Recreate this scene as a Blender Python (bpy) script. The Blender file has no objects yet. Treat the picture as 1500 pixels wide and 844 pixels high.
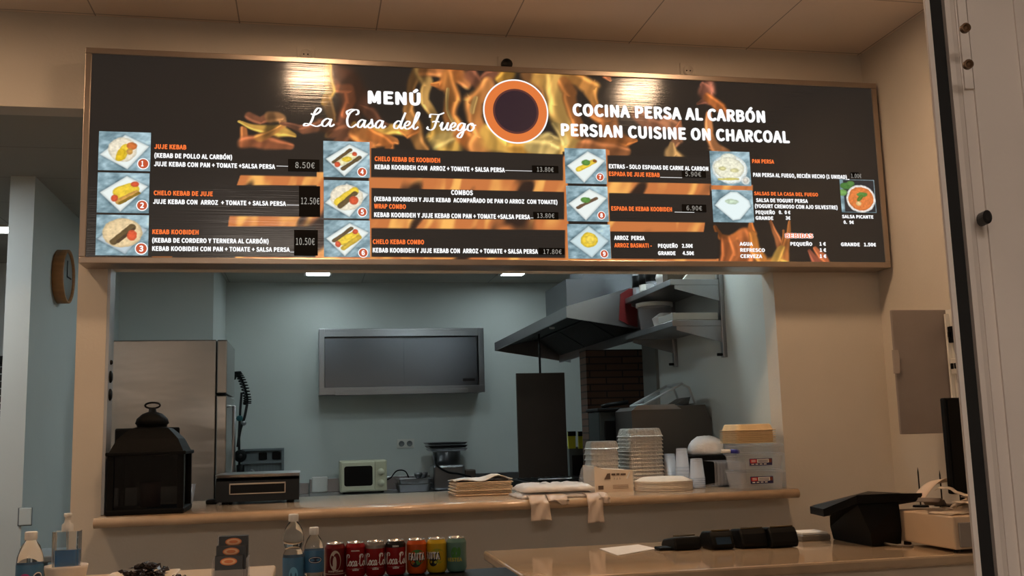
import bpy, bmesh, math, random
import numpy as np
from mathutils import Vector, Matrix
random.seed(4)
sc = bpy.context.scene
COL = sc.collection

# ------------------------------------------------------------------ camera
FPX, YAW, PIT, ROL = 1472.3, 0.20279, 0.14239, -0.02811      # photo frame 1500 x 844
CAM = Vector((0.90047, -4.23171, 1.40))
FW = Vector((math.sin(YAW)*math.cos(PIT), math.cos(YAW)*math.cos(PIT), math.sin(PIT)))
_r = Vector((math.cos(YAW), -math.sin(YAW), 0)); _u = _r.cross(FW)
RT = _r*math.cos(ROL) + _u*math.sin(ROL); UP = _u*math.cos(ROL) - _r*math.sin(ROL)
cd = bpy.data.cameras.new('camera'); cam = bpy.data.objects.new('camera', cd); COL.objects.link(cam)
cd.sensor_width = 36.0; cd.lens = FPX/1500*36.0; cd.clip_start = 0.02
cam.matrix_world = Matrix((RT, UP, -FW)).transposed().to_4x4(); cam.location = CAM
sc.camera = cam
# ------------------------------------------------------------------ world, exposure
sc.view_settings.view_transform = 'Standard'; sc.view_settings.look = 'None'
sc.view_settings.gamma = 1.0; sc.view_settings.use_curve_mapping = False
sc.view_settings.exposure = 0.0
try: sc.cycles.use_denoising = True
except Exception: pass
WORLD_COL, WORLD_STR = (0.64, 0.50, 0.40), 0.09
LAMP_E = 116.0; LAMP_COL = (1.0, 0.66, 0.40)
KIT_E = 38.0; KIT_COL = (0.80, 0.96, 1.0)
COR_E = 30.0; HALL_E = 25.0
w = bpy.data.worlds.new('world'); sc.world = w; w.use_nodes = True
w.node_tree.nodes['Background'].inputs[0].default_value = (*WORLD_COL, 1)
w.node_tree.nodes['Background'].inputs[1].default_value = WORLD_STR

# ------------------------------------------------------------------ helpers
def at(px, py, x=None, y=None, z=None):
    v = FW + RT*((px-750)/FPX) + UP*((422-py)/FPX)
    t = (x-CAM.x)/v.x if x is not None else (y-CAM.y)/v.y if y is not None else (z-CAM.z)/v.z
    return CAM + v*t
def lin(c):
    return tuple(((v/255)/12.92 if v/255 <= .04045 else ((v/255+.055)/1.055)**2.4) for v in c)
MATS = {}
def mat(name, rgb, rough=.6, metal=0., noise=0., scale=8., bump=0., bscale=60., stretch=(1,1,1), trans=0., alpha=1., emit=None, estr=0., spec=.5, coat=0.):
    if name in MATS: return MATS[name]
    m = bpy.data.materials.new(name); m.use_nodes = True; nt = m.node_tree; b = nt.nodes['Principled BSDF']
    c = lin(rgb)
    b.inputs['Base Color'].default_value = (*c, 1); b.inputs['Roughness'].default_value = rough; b.inputs['Metallic'].default_value = metal
    b.inputs['Specular IOR Level'].default_value = spec
    if coat: b.inputs['Coat Weight'].default_value = coat; b.inputs['Coat Roughness'].default_value = .08
    if trans: b.inputs['Transmission Weight'].default_value = trans; b.inputs['IOR'].default_value = 1.3
    if alpha < 1: b.inputs['Alpha'].default_value = alpha
    if emit: b.inputs['Emission Color'].default_value = (*lin(emit), 1); b.inputs['Emission Strength'].default_value = estr
    if noise or bump:
        tc = nt.nodes.new('ShaderNodeTexCoord'); mp = nt.nodes.new('ShaderNodeMapping'); nt.links.new(tc.outputs['Object'], mp.inputs[0])
        mp.inputs['Scale'].default_value = stretch
    if noise:
        n = nt.nodes.new('ShaderNodeTexNoise'); n.inputs['Scale'].default_value = scale; n.inputs['Detail'].default_value = 5
        nt.links.new(mp.outputs[0], n.inputs['Vector'])
        r = nt.nodes.new('ShaderNodeValToRGB'); r.color_ramp.elements[0].position = .3; r.color_ramp.elements[1].position = .7
        r.color_ramp.elements[0].color = (*[v*(1-noise) for v in c], 1); r.color_ramp.elements[1].color = (*[min(1, v*(1+noise)) for v in c], 1)
        nt.links.new(n.outputs['Fac'], r.inputs[0]); nt.links.new(r.outputs[0], b.inputs['Base Color'])
    if bump:
        n2 = nt.nodes.new('ShaderNodeTexNoise'); n2.inputs['Scale'].default_value = bscale; n2.inputs['Detail'].default_value = 3
        nt.links.new(mp.outputs[0], n2.inputs['Vector'])
        bp = nt.nodes.new('ShaderNodeBump'); bp.inputs['Strength'].default_value = bump; bp.inputs['Distance'].default_value = .01
        nt.links.new(n2.outputs['Fac'], bp.inputs['Height']); nt.links.new(bp.outputs[0], b.inputs['Normal'])
    MATS[name] = m; return m
def emis(name, rgb, s=1.0):
    if name in MATS: return MATS[name]
    return mat(name, (8,8,8), rough=.35, emit=rgb, estr=s)

class MB:
    """collects shapes into one bmesh"""
    def __init__(s): s.bm = bmesh.new(); s.mats = []
    def mi(s, m):
        if m not in s.mats: s.mats.append(m)
        return s.mats.index(m)
    def face(s, pts, m, smooth=False):
        f = s.bm.faces.new([s.bm.verts.new(p) for p in pts]); f.material_index = s.mi(m); f.smooth = smooth; return f
    def box(s, a, b, m, bev=0., rz=0., seg=2):
        a = Vector(a); b = Vector(b); lo = Vector(map(min, a, b)); hi = Vector(map(max, a, b)); c = (lo+hi)/2
        t = bmesh.new(); bmesh.ops.create_cube(t, size=1)
        bmesh.ops.scale(t, vec=hi-lo, verts=t.verts)
        if bev: bmesh.ops.bevel(t, geom=t.edges[:], offset=min(bev, min(hi-lo)*.49), segments=seg, affect='EDGES', profile=.5)
        M = Matrix.Translation(c) @ Matrix.Rotation(rz, 4, 'Z'); s.add(t, m, M, False); return s
    def add(s, t, m, M=Matrix.Identity(4), smooth=False):
        i = s.mi(m); mp = {v: s.bm.verts.new(M @ v.co) for v in t.verts}
        for f in t.faces:
            try: g = s.bm.faces.new([mp[v] for v in f.verts]); g.material_index = i; g.smooth = smooth
            except ValueError: pass
        t.free(); return s
    def prism(s, poly, axis, lo, hi, m, smooth=False):
        """poly: 2D points; axis: 'x' (poly=y,z), 'y' (poly=x,z), 'z' (poly=x,y)"""
        def p3(p, h): return {'x': (h, p[0], p[1]), 'y': (p[0], h, p[1]), 'z': (p[0], p[1], h)}[axis]
        i = s.mi(m); A = [s.bm.verts.new(p3(p, lo)) for p in poly]; B = [s.bm.verts.new(p3(p, hi)) for p in poly]; n = len(poly)
        fs = [s.bm.faces.new(A[::-1]), s.bm.faces.new(B)]
        for k in range(n): f = s.bm.faces.new([A[k], A[(k+1) % n], B[(k+1) % n], B[k]]); f.smooth = smooth; fs.append(f)
        for f in fs: f.material_index = i
        return s
    def lathe(s, prof, c, m, n=28, axis='z', smooth=True, sx=1., sy=1.):
        """prof: list of (r, h)"""
        i = s.mi(m); rings = []
        for r, h in prof:
            if r < 1e-6: rings.append([s.bm.verts.new(s._ax(0, 0, h, c, axis))]); continue
            rings.append([s.bm.verts.new(s._ax(r*math.cos(2*math.pi*k/n)*sx, r*math.sin(2*math.pi*k/n)*sy, h, c, axis)) for k in range(n)])
        for a, b in zip(rings, rings[1:]):
            for k in range(n):
                q = [a[k % len(a)], a[(k+1) % len(a)], b[(k+1) % len(b)], b[k % len(b)]]
                q = list(dict.fromkeys(q))
                if len(q) >= 3:
                    try: f = s.bm.faces.new(q); f.material_index = i; f.smooth = smooth
                    except ValueError: pass
        return s
    def _ax(s, a, b, h, c, axis):
        v = {'z': (a, b, h), 'y': (a, h, b), 'x': (h, a, b)}[axis]; return Vector(v) + Vector(c)
    def tube(s, pts, r, m, n=8, closed=False):
        pts = [Vector(p) for p in pts]; i = s.mi(m); rings = []; N = len(pts); up = None
        for k, p in enumerate(pts):
            a = pts[(k-1) % N] if (closed or k > 0) else p; b = pts[(k+1) % N] if (closed or k < N-1) else p
            d = (b-a).normalized()
            if up is None: up = d.orthogonal().normalized()
            up = (up - d*up.dot(d));  up = up.normalized() if up.length > 1e-6 else d.orthogonal().normalized()
            q = d.cross(up); rr = r[k] if isinstance(r, (list, tuple)) else r
            rings.append([s.bm.verts.new(p + (up*math.cos(2*math.pi*j/n) + q*math.sin(2*math.pi*j/n))*rr) for j in range(n)])
        for k in range(N if closed else N-1):
            a = rings[k]; b = rings[(k+1) % N]
            for j in range(n):
                f = s.bm.faces.new([a[j], a[(j+1) % n], b[(j+1) % n], b[j]]); f.material_index = i; f.smooth = True
        if not closed:
            for rg in (rings[0][::-1], rings[-1]): f = s.bm.faces.new(rg); f.material_index = i
        return s
    def loft(s, loops, m, cap0=True, cap1=True, smooth=False):
        i = s.mi(m); L = [[s.bm.verts.new(p) for p in lp] for lp in loops]; n = len(L[0])
        for a, b in zip(L, L[1:]):
            for k in range(n): f = s.bm.faces.new([a[k], a[(k+1) % n], b[(k+1) % n], b[k]]); f.material_index = i; f.smooth = smooth
        if cap0: f = s.bm.faces.new(L[0][::-1]); f.material_index = i
        if cap1: f = s.bm.faces.new(L[-1]); f.material_index = i
        return s
    def build(s, name, parent=None, origin=None, recalc=True):
        if recalc: bmesh.ops.recalc_face_normals(s.bm, faces=s.bm.faces[:])
        if origin is None and parent is None:
            vs = [v.co for v in s.bm.verts]; origin = ((min(v.x for v in vs)+max(v.x for v in vs))/2, (min(v.y for v in vs)+max(v.y for v in vs))/2, min(v.z for v in vs))
        if origin is None: origin = (0, 0, 0)
        off = Vector(origin)
        bmesh.ops.translate(s.bm, vec=-off, verts=s.bm.verts[:])
        me = bpy.data.meshes.new(name); s.bm.to_mesh(me); s.bm.free()
        for m in s.mats: me.materials.append(m)
        o = bpy.data.objects.new(name, me); COL.objects.link(o); o.location = off
        if parent is not None:
            o.parent = parent; o.location = off - WPOS[parent.name]
        WPOS[o.name] = off; return o
WPOS = {}
def thing(name, label, cat, loc, group=None):
    o = bpy.data.objects.new(name, None); COL.objects.link(o); o.location = loc; o.empty_display_size = .05
    WPOS[o.name] = Vector(loc); o['label'] = label; o['category'] = cat
    if group: o['group'] = group
    return o
def tag(o, label, cat, group=None):
    o['label'] = label; o['category'] = cat
    if group: o['group'] = group
    return o
def struct(o): o['kind'] = 'structure'; return o
def copy_thing(o, loc, label, group=None):
    c = o.copy(); COL.objects.link(c); c.location = loc; c['label'] = label
    if group: c['group'] = group
    for ch in list(o.children):
        d = ch.copy(); COL.objects.link(d); d.parent = c
        for g in list(ch.children):
            e = g.copy(); COL.objects.link(e); e.parent = d
    return c
def rrect(x0, x1, y0, y1, z, r, n=4):
    out = []
    for cx, cy, a0 in ((x1-r, y1-r, 0), (x0+r, y1-r, 90), (x0+r, y0+r, 180), (x1-r, y0+r, 270)):
        for k in range(n+1):
            a = math.radians(a0+90*k/n); out.append((cx+r*math.cos(a), cy+r*math.sin(a), z))
    return out
def crom(pts, n=8):
    out = []; P = [pts[0]]+list(pts)+[pts[-1]]
    for k in range(1, len(P)-2):
        p0, p1, p2, p3 = [np.array(P[k+j], float) for j in (-1, 0, 1, 2)]
        for t in np.linspace(0, 1, n, endpoint=False):
            out.append(.5*((2*p1)+(-p0+p2)*t+(2*p0-5*p1+4*p2-p3)*t*t+(-p0+3*p1-3*p2+p3)*t**3))
    out.append(np.array(P[-2], float)); return out
def ribbon(mb, pts2, w, m, fn):
    """flat stroke: pts2 2-D list, fn maps (x,y)->3D"""
    i = mb.mi(m); L = []; N = len(pts2)
    for k, p in enumerate(pts2):
        a = pts2[max(0, k-1)]; b = pts2[min(N-1, k+1)]; d = np.array(b)-np.array(a); L_ = np.linalg.norm(d) or 1; n_ = np.array([-d[1], d[0]])/L_
        ww = w*(.55+.75*abs(d[1]/L_)) ; L.append((mb.bm.verts.new(fn(*(p+n_*ww/2))), mb.bm.verts.new(fn(*(p-n_*ww/2)))))
    for a, b in zip(L, L[1:]): f = mb.bm.faces.new([a[0], a[1], b[1], b[0]]); f.material_index = i
FONT = None
try: FONT = bpy.data.fonts.load(bpy.utils.resource_path('LOCAL')+'/datafiles/fonts/Noto Sans CJK Regular.woff2')
except Exception: FONT = None
def text_verts(s, bold=0.):
    """2-D triangles/polys of a text at size 1; returns verts (n,2), faces"""
    cu = bpy.data.curves.new('t', 'FONT'); cu.body = s; cu.size = 1; cu.space_character = 1.06
    if FONT: cu.font = FONT
    cu.resolution_u = 4; cu.fill_mode = 'FRONT'
    o = bpy.data.objects.new('t', cu); COL.objects.link(o); bpy.context.view_layer.update()
    me = bpy.data.meshes.new_from_object(o.evaluated_get(bpy.context.evaluated_depsgraph_get()))
    v = [(a.co.x, a.co.y) for a in me.vertices]; f = [tuple(p.vertices) for p in me.polygons]
    bpy.data.objects.remove(o); bpy.data.curves.remove(cu); bpy.data.meshes.remove(me)
    return np.array(v) if v else np.zeros((0, 2)), f
_cap = [None]
def put_text(mb, s, m, fn, width, cap, bold=.02):
    """fit text to width x cap height; fn maps local (x,y) to 3D"""
    if _cap[0] is None: v, _ = text_verts('H'); _cap[0] = v[:, 1].max()
    v, f = text_verts(s)
    if not len(v): return
    B = max(bold, 0)
    x0, x1 = v[:, 0].min(), v[:, 0].max(); sx = width/(x1-x0+2*B); sy = cap/(_cap[0]+1.4*B)
    i = mb.mi(m)
    for dx, dy in ([(math.cos(j*math.pi/4), .7*math.sin(j*math.pi/4)) for j in range(8)]+[(0, 0)] if B else [(0, 0)]):      # overprinted copies make the bold weight
        vs = [mb.bm.verts.new(fn((a-x0+B+dx*B)*sx, (b+.7*B+dy*B)*sy)) for a, b in v]
        for q in f:
            try: g = mb.bm.faces.new([vs[k] for k in q]); g.material_index = i
            except ValueError: pass

# ------------------------------------------------------------------ materials
PAINT = (214, 205, 192)
M_wall = mat('warm_white_paint', PAINT, .75, noise=.03, scale=3, bump=.08, bscale=90)
M_kwall = mat('kitchen_white_paint', (205, 210, 206), .55, noise=.03, scale=2, bump=.05, bscale=60)
M_floor = mat('floor_tile', (120, 112, 104), .4, noise=.15, scale=4)
M_steel = mat('brushed_steel', (156, 156, 158), .3, 1., noise=.03, scale=3, bump=.06, bscale=3)
M_fridge = mat('fridge_steel', (168, 164, 160), .26, 1., noise=.03, scale=3, stretch=(.6, .6, 1.6), bump=.9, bscale=2.2)
M_dsteel = mat('dark_steel', (52, 50, 50), .35, .8, noise=.2, scale=4)
M_alu = mat('aluminium_frame', (176, 160, 146), .35, .85, noise=.06, scale=6)
M_black = mat('black_plastic', (5, 5, 5), .55, noise=.2, scale=20, spec=.2)
M_blackg = mat('gloss_black', (5, 5, 5), .35, noise=.1, scale=10, spec=.2)
M_blackiron = mat('black_iron', (5, 5, 5), .6, noise=.3, scale=30, bump=.2, bscale=80, spec=.15)
M_rubber = mat('black_rubber', (9, 9, 9), .7, noise=.2, scale=30)
M_white = mat('white_plastic', (225, 222, 215), .45, noise=.03, scale=10)
M_foam = mat('white_foam', (226, 214, 198), .7, noise=.04, scale=40, bump=.1, bscale=200)
M_clear = mat('clear_plastic', (232, 234, 238), .16, alpha=.24, noise=.02, scale=8)
M_clear2 = mat('frosted_plastic', (206, 208, 214), .3, alpha=.30, noise=.03, scale=8)
M_glass = mat('lantern_glass', (6, 5, 5), .08, alpha=.5, noise=.05, scale=4, spec=.3)
M_foil = mat('aluminium_foil', (226, 218, 208), .32, .62, noise=.1, scale=60, bump=.5, bscale=70)
M_kraft = mat('kraft_pulp', (228, 198, 152), .75, noise=.06, scale=30)
M_bag = mat('beige_paper', (208, 188, 164), .85, noise=.08, scale=20, bump=.3, bscale=25)
M_bagw = mat('white_paper', (236, 232, 226), .8, noise=.03, scale=20)
M_film = mat('white_film', (232, 228, 226), .35, noise=.05, scale=14, bump=.5, bscale=22)
M_marble = mat('beige_stone', (190, 166, 138), .08, noise=.1, scale=9, coat=.3)
M_ledge = mat('ledge_stone', (206, 176, 144), .2, noise=.1, scale=12, coat=.2)
M_red = mat('red_print', (190, 22, 24), .35, noise=.06, scale=12)
M_cyanw = mat('cream_enamel', (208, 204, 176), .4, noise=.03, scale=8)

# brick material for chimney
def brick_mat():
    m = bpy.data.materials.new('dark_brick'); m.use_nodes = True; nt = m.node_tree; b = nt.nodes['Principled BSDF']
    tc = nt.nodes.new('ShaderNodeTexCoord'); mp = nt.nodes.new('ShaderNodeMapping'); mp.inputs['Rotation'].default_value = (math.pi/2, 0, 0)
    br = nt.nodes.new('ShaderNodeTexBrick'); br.inputs['Scale'].default_value = 1.0; br.inputs['Brick Width'].default_value = .23; br.inputs['Row Height'].default_value = .046
    br.inputs['Mortar Size'].default_value = .005; br.inputs['Color1'].default_value = (*lin((78, 58, 46)), 1); br.inputs['Color2'].default_value = (*lin((92, 68, 54)), 1); br.inputs['Mortar'].default_value = (*lin((44, 36, 31)), 1)
    nt.links.new(tc.outputs['Object'], mp.inputs[0]); nt.links.new(mp.outputs[0], br.inputs['Vector']); nt.links.new(br.outputs['Color'], b.inputs['Base Color'])
    bp = nt.nodes.new('ShaderNodeBump'); bp.inputs['Strength'].default_value = .6; bp.inputs['Distance'].default_value = .01; bp.invert = True
    nt.links.new(br.outputs['Fac'], bp.inputs['Height']); nt.links.new(bp.outputs[0], b.inputs['Normal']); b.inputs['Roughness'].default_value = .85
    return m
# ceiling tile material: joints every 0.6 m
def tile_mat(name, rgb, ox, oy, sx=.6, sy=.6):
    m = bpy.data.materials.new(name); m.use_nodes = True; nt = m.node_tree; b = nt.nodes['Principled BSDF']
    tc = nt.nodes.new('ShaderNodeTexCoord'); mp = nt.nodes.new('ShaderNodeMapping'); mp.inputs['Location'].default_value = (-ox, -oy, 0)
    br = nt.nodes.new('ShaderNodeTexBrick'); br.offset = 0; br.inputs['Scale'].default_value = 1; br.inputs['Brick Width'].default_value = sx; br.inputs['Row Height'].default_value = sy
    br.inputs['Mortar Size'].default_value = .003; c = lin(rgb)
    br.inputs['Color1'].default_value = (*c, 1); br.inputs['Color2'].default_value = (*[v*.97 for v in c], 1); br.inputs['Mortar'].default_value = (*[v*.45 for v in c], 1)
    nt.links.new(tc.outputs['Object'], mp.inputs[0]); nt.links.new(mp.outputs[0], br.inputs['Vector']); nt.links.new(br.outputs['Color'], b.inputs['Base Color']); b.inputs['Roughness'].default_value = .8
    return m

# ------------------------------------------------------------------ structure
ZC, ZK, SB, ZL = 3.2244, 2.83, 2.1186, 1.113        # ceilings, sign bottom, ledge top
ZT = .95                                              # front counter top
XL, XR = .085, 3.07                                   # serving opening
def sbox(name, a, b, m, origin=(0, 0, 0)):
    o = MB().box(a, b, m).build(name, origin=origin); return struct(o)
sbox('floor', (-5, -6, -.1), (4.6, 5.4, 0), M_floor)
M_ceil = tile_mat('ceiling_tile', (232, 216, 200), 1.205, -.47)
sbox('ceiling', (-5, -7.5, ZC), (3.8, .15, ZC+.1), M_ceil)
M_kceil = tile_mat('kitchen_ceiling_tile', (170, 166, 156), .2, 4.45, 1.2, .6)
sbox('ceiling_kitchen', (-5, .27, ZK), (4.6, 5.4, ZK+.1), M_kceil)
wb = MB()
wb.box((-5, .15, 2.808), (-.03, .27, ZC), M_wall)                  # header over the left passage
wb.box((-.03, .15, 0), (XL, .27, ZC), M_wall)                      # slim column
wb.box((XL, .15, 2.126), (XR, .27, ZC), M_wall)                    # over the serving opening
wb.box((XL, .15, 0), (XR, .27, 1.072), M_wall)                     # below the ledge
wb.box((XR, .15, 0), (3.62, .27, ZC), M_wall)
struct(wb.build('wall_front', origin=(0, 0, 0)))
wr = MB(); wr.box((3.62, -3.2, 0), (3.75, .27, ZC), M_wall)
struct(wr.build('wall_right', origin=(0, 0, 0)))
sbox('wall_hall', (-5, -7.7, 0), (5, -7.6, 3.3), M_wall)
sbox('wall_kitchen_back', (-5, 5.2, 0), (4.6, 5.35, ZK+.1), M_kwall)
sbox('wall_kitchen_right', (XR, .27, 0), (3.2, 2.05, ZK), M_kwall)
sbox('wall_kitchen_far_right', (4.4, 2.05, 0), (4.5, 5.2, ZK), M_kwall)
sbox('wall_kitchen_left', (-.655, 1.42, 0), (-.532, 5.2, ZK), M_kwall)
sbox('wall_kitchen_chase', (-.532, 3.95, 0), (.172, 5.2, ZK), M_kwall)
sbox('wall_corridor', (-5, 4.2, 0), (-.655, 4.32, ZK), M_kwall)
sbox('trim_hood_shade', (3.05, 1.80, 0), (3.07, 2.05, ZK), mat('hood_shade_grey', (120, 122, 118), .5, noise=.04))  # darker grey strip puts the hood's shade onto the wall end
sbox('trim_opening_jamb', (XL, .152, 1.115), (XL+.012, .26, 2.126), mat('jamb_aluminium', (170, 172, 176), .35, .3, noise=.04))
# ledge through the opening (stone slab with rounded front)
lg = MB(); pr = [(.92, 1.073), (.92, ZL)]
for k in range(9):
    a = math.radians(90+180*k/8); pr.append((.02+.02*math.cos(a), 1.093+.02*math.sin(a)))
lg.prism(pr, 'x', XL+.0005, 3.058, M_ledge, True)
tag(lg.build('serving_ledge'), 'long beige stone serving ledge running through the kitchen opening', 'ledge')

for k, (py_, r_) in enumerate(((528, .010), (550, .025), (577, .025))):
    p = at(154, py_, x=XL+.0125); b = MB(); b.lathe([(0, .010), (r_*.7, .009), (r_, .004), (r_, 0), (0, 0)], (XL+.012, .2, p.z), M_black, 24, 'x')
    tag(b.build('round_magnet'), ('small uppermost', 'middle', 'lowest')[k]+' black round magnet on the metal jamb left of the fridge', 'magnet', 'magnets on the jamb')
# ------------------------------------------------------------------ lights
def lampbox(name, x, y, z, sx, sy, e, col, label, group, frame_rgb=(220, 218, 212)):
    t = thing(name, label, 'ceiling light', (x, y, z), group)
    f = MB(); fm = mat('lamp_frame', frame_rgb, .4)
    for a, b in (((-sx/2-.02, -sy/2-.02), (sx/2+.02, -sy/2)), ((-sx/2-.02, sy/2), (sx/2+.02, sy/2+.02)), ((-sx/2-.02, -sy/2), (-sx/2, sy/2)), ((sx/2, -sy/2), (sx/2+.02, sy/2))):
        f.box((x+a[0], y+a[1], z-.012), (x+b[0], y+b[1], z), fm)
    f.build('frame', t)
    m = bpy.data.materials.new(name+'_glow'); m.use_nodes = True; b = m.node_tree.nodes['Principled BSDF']
    b.inputs['Base Color'].default_value = (.8, .8, .8, 1); b.inputs['Emission Color'].default_value = (*col, 1); b.inputs['Emission Strength'].default_value = e
    d = MB(); d.box((x-sx/2, y-sy/2, z-.008), (x+sx/2, y+sy/2, z-.001), m); d.build('diffuser', t)
    return t
for x, wd in ((-.84, 'left of the menu board, over the passage'), (.905, 'above the title end of the menu board'), (2.65, 'above the charcoal heading of the menu board')):
    lampbox('ceiling_downlight', x, -.745, ZC, .19, .2, LAMP_E, LAMP_COL, 'square warm ceiling downlight ' + wd, 'warm downlights in front of the menu')
KL = [(.99, 4.62, 'square cool kitchen ceiling light over the wall cabinet'), (2.73, 4.58, 'square cool kitchen ceiling light left of the extractor hood'),
      (2.72, .98, 'square cool kitchen ceiling light above the extractor hood'), (.99, 2.4, 'square cool fill light added before the fridge'), (1.9, 3.0, 'square cool fill light added in mid room')]  # last two are unseen, added as general fill for the kitchen
for x, y, lb in KL:
    lampbox('kitchen_light', x, y, ZK, .2, .2, KIT_E*(2.2 if y < 1.5 else .75 if y > 4 else 2.0), KIT_COL, lb, 'cool kitchen ceiling lights')
_p = at(6, 336, z=ZK-.005); lampbox('corridor_light', _p.x, _p.y, ZK, .2, .2, COR_E, (.9, .97, 1.0), 'bright white corridor ceiling light left of the pillar', None)
lampbox('corridor_light', -1.35, .75, ZK, .3, .3, COR_E*2.6, (.86, .95, 1.0), 'white ceiling light in the passage before the pillar', None)
lampbox('hall_fill_light', .6, -6.3, ZC, 1.2, .6, HALL_E, (1.0, .86, .74), 'wide fill light added in the hall behind the viewer', None)  # unseen, added to brighten the foreground door frame

lampbox('hall_fill_light', -1.7, -7.05, ZC, .9, .4, HALL_E*.7, (1.0, .86, .74), 'long fill light added to wash the far hall wall', None)  # unseen, added so the fridge steel reflects a brighter hall
# ------------------------------------------------------------------ MENU SIGN
sign = thing('menu_sign', 'long backlit black menu board with flames hung over the kitchen opening', 'menu sign', (1.8, .075, SB))
W, H = 3.6, .906
fr = MB(); t_ = .026
fr.box((0, 0, SB), (W, .15, SB+t_), M_alu, .003); fr.box((0, 0, SB+H-t_), (W, .15, SB+H), M_alu, .003)
fr.box((0, 0, SB+t_), (t_, .15, SB+H-t_), M_alu, .003); fr.box((W-t_, 0, SB+t_), (W, .15, SB+H-t_), M_alu, .003)
fr.build('frame', sign)
MB().box((t_, .03, SB+t_), (W-t_, .148, SB+H-t_), M_alu).build('back_box', sign)
# ---- printed flame panel: every vertex of a fine grid carries its printed colour
def vnoise(x, y, seed):
    rs = np.random.RandomState(seed); T = rs.rand(64, 64)
    xi = np.floor(x).astype(int); yi = np.floor(y).astype(int); fx = x-xi; fy = y-yi; fx = fx*fx*(3-2*fx); fy = fy*fy*(3-2*fy)
    g = lambda a, b: T[a % 64, b % 64]
    return (g(xi, yi)*(1-fx)+g(xi+1, yi)*fx)*(1-fy)+(g(xi, yi+1)*(1-fx)+g(xi+1, yi+1)*fx)*fy
def fbm(x, y, seed, o=4):
    r = 0; a = .5
    for k in range(o): r = r+a*vnoise(x*2**k, y*2**k, seed+k); a *= .5
    return r
def c3(t): return np.array(t, float)
def seg_d(u, v, a, b):
    ax, ay = a; bx, by = b; dx, dy = bx-ax, by-ay; L = dx*dx+dy*dy or 1
    t = np.clip(((u-ax)*dx+(v-ay)*dy)/L, 0, 1); return np.hypot(u-ax-t*dx, v-ay-t*dy), t
def sst(e0, e1, x): t = np.clip((x-e0)/(e1-e0), 0, 1); return t*t*(3-2*t)
A3 = lambda x, y: (x/3.75+440, y/3.75+80); A5 = lambda x, y: (x/3.75+780, y/3.75+100); A7 = lambda x, y: (x/4.22+1020, y/4.22+200); A1 = lambda x, y: (x/3.945+100, y/3.945+50)
TONG = []; side = None
def tg(f, pts, w, col, a=.9):
    TONG.append(([f(*p) for p in pts], w, c3(col), a))
SM, OR, YE, BR, LY = (104, 62, 44), (226, 130, 62), (250, 190, 88), (150, 86, 52), (255, 216, 130)
# left stray flame
tg(A1, [(1040,460),(1090,490),(1150,480)], [7,5,6], (150,90,62)); tg(A1, [(1150,480),(1210,470),(1220,520)], [8,9,6], (214,148,90))
tg(A1, [(990,500),(1100,540),(1200,560),(1290,572)], [2,7,9,3], YE, .9); tg(A1, [(1010,540),(1005,640)], [4,6], (220,130,70)); tg(A1, [(1020,630),(1120,630),(1270,640)], [12,13,6], (196,112,70))
tg(A1, [(1090,600),(1180,550),(1230,520)], [8,5,3], (240,160,80)); tg(A1, [(1210,515),(1330,530),(1400,510)], [3,6,3], (130,80,58))
# smoky left column
tg(A3, [(150,60),(250,130),(290,260),(240,360)], [10,22,26,20], SM, .9); tg(A3, [(190,170),(250,170),(262,240),(230,330)], [8,10,10,8], (190,104,62), .85)
tg(A3, [(150,60),(150,180),(118,260)], [8,8,5], YE, .85); tg(A3, [(130,240),(150,330),(140,420)], [7,8,6], (226,160,90), .8)
tg(A3, [(0,400),(90,370),(160,390)], [5,10,8], (150,90,60), .8); tg(A3, [(160,420),(240,430),(200,500)], [8,14,10], (140,84,56), .8)
tg(A3, [(280,400),(330,440),(430,430),(600,425)], [6,12,11,5], YE, .95); tg(A3, [(290,440),(400,480),(540,480)], [12,14,4], (230,140,72), .95); tg(A3, [(330,280),(390,330),(480,400)], [3,10,4], (110,66,46), .8)
tg(A3, [(400,440),(500,500),(500,520)], [10,8,8], OR, .9)
# tall pair by the title
tg(A3, [(660,75),(625,170),(612,290),(640,420),(690,515)], [11,8,9,11,10], (206,140,74), .9); tg(A3, [(670,80),(710,160),(705,260),(740,330)], [12,9,7,6], (232,176,96), .9)
tg(A3, [(640,420),(600,440),(560,430)], [6,4,2], OR, .8); tg(A3, [(690,90),(780,100)], [10,7], (216,130,70), .8)
# centre flames
tg(A3, [(800,90),(860,90),(920,130)], [12,14,10], (226,140,78), .95); tg(A3, [(860,100),(800,170),(740,170)], [13,11,3], OR, .9); tg(A3, [(830,130),(860,240),(830,330),(880,430)], [13,12,12,16], (240,150,74), .95)
tg(A3, [(830,200),(820,300),(870,420)], [3,3,4], LY, .7); tg(A3, [(740,360),(760,440),(830,500)], [6,14,22], YE, .95); tg(A3, [(780,480),(860,440)], [14,10], LY, .7); tg(A3, [(900,420),(960,480),(1000,510)], [14,16,12], OR, .95)
tg(A3, [(950,90),(1000,140),(1050,110),(1090,90)], [10,8,10,8], (150,90,64), .9); tg(A3, [(1040,160),(970,230),(970,330),(1010,430),(1000,510)], [12,14,12,12,18], (230,148,78), .95)
tg(A3, [(980,210),(960,300)], [4,4], LY, .6); tg(A3, [(1050,420),(1090,480),(1180,510)], [14,22,18], YE, .95); tg(A3, [(1150,100),(1110,130)], [10,7], (210,150,60), .9)
tg(A3, [(1200,520),(1300,500),(1400,520)], [16,18,14], (236,168,72), .95); tg(A3, [(1290,500),(1350,460),(1390,470)], [8,12,9], LY, .8); tg(A3, [(1240,100),(1320,190),(1350,260)], [10,9,6], (200,130,70), .8)
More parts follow.
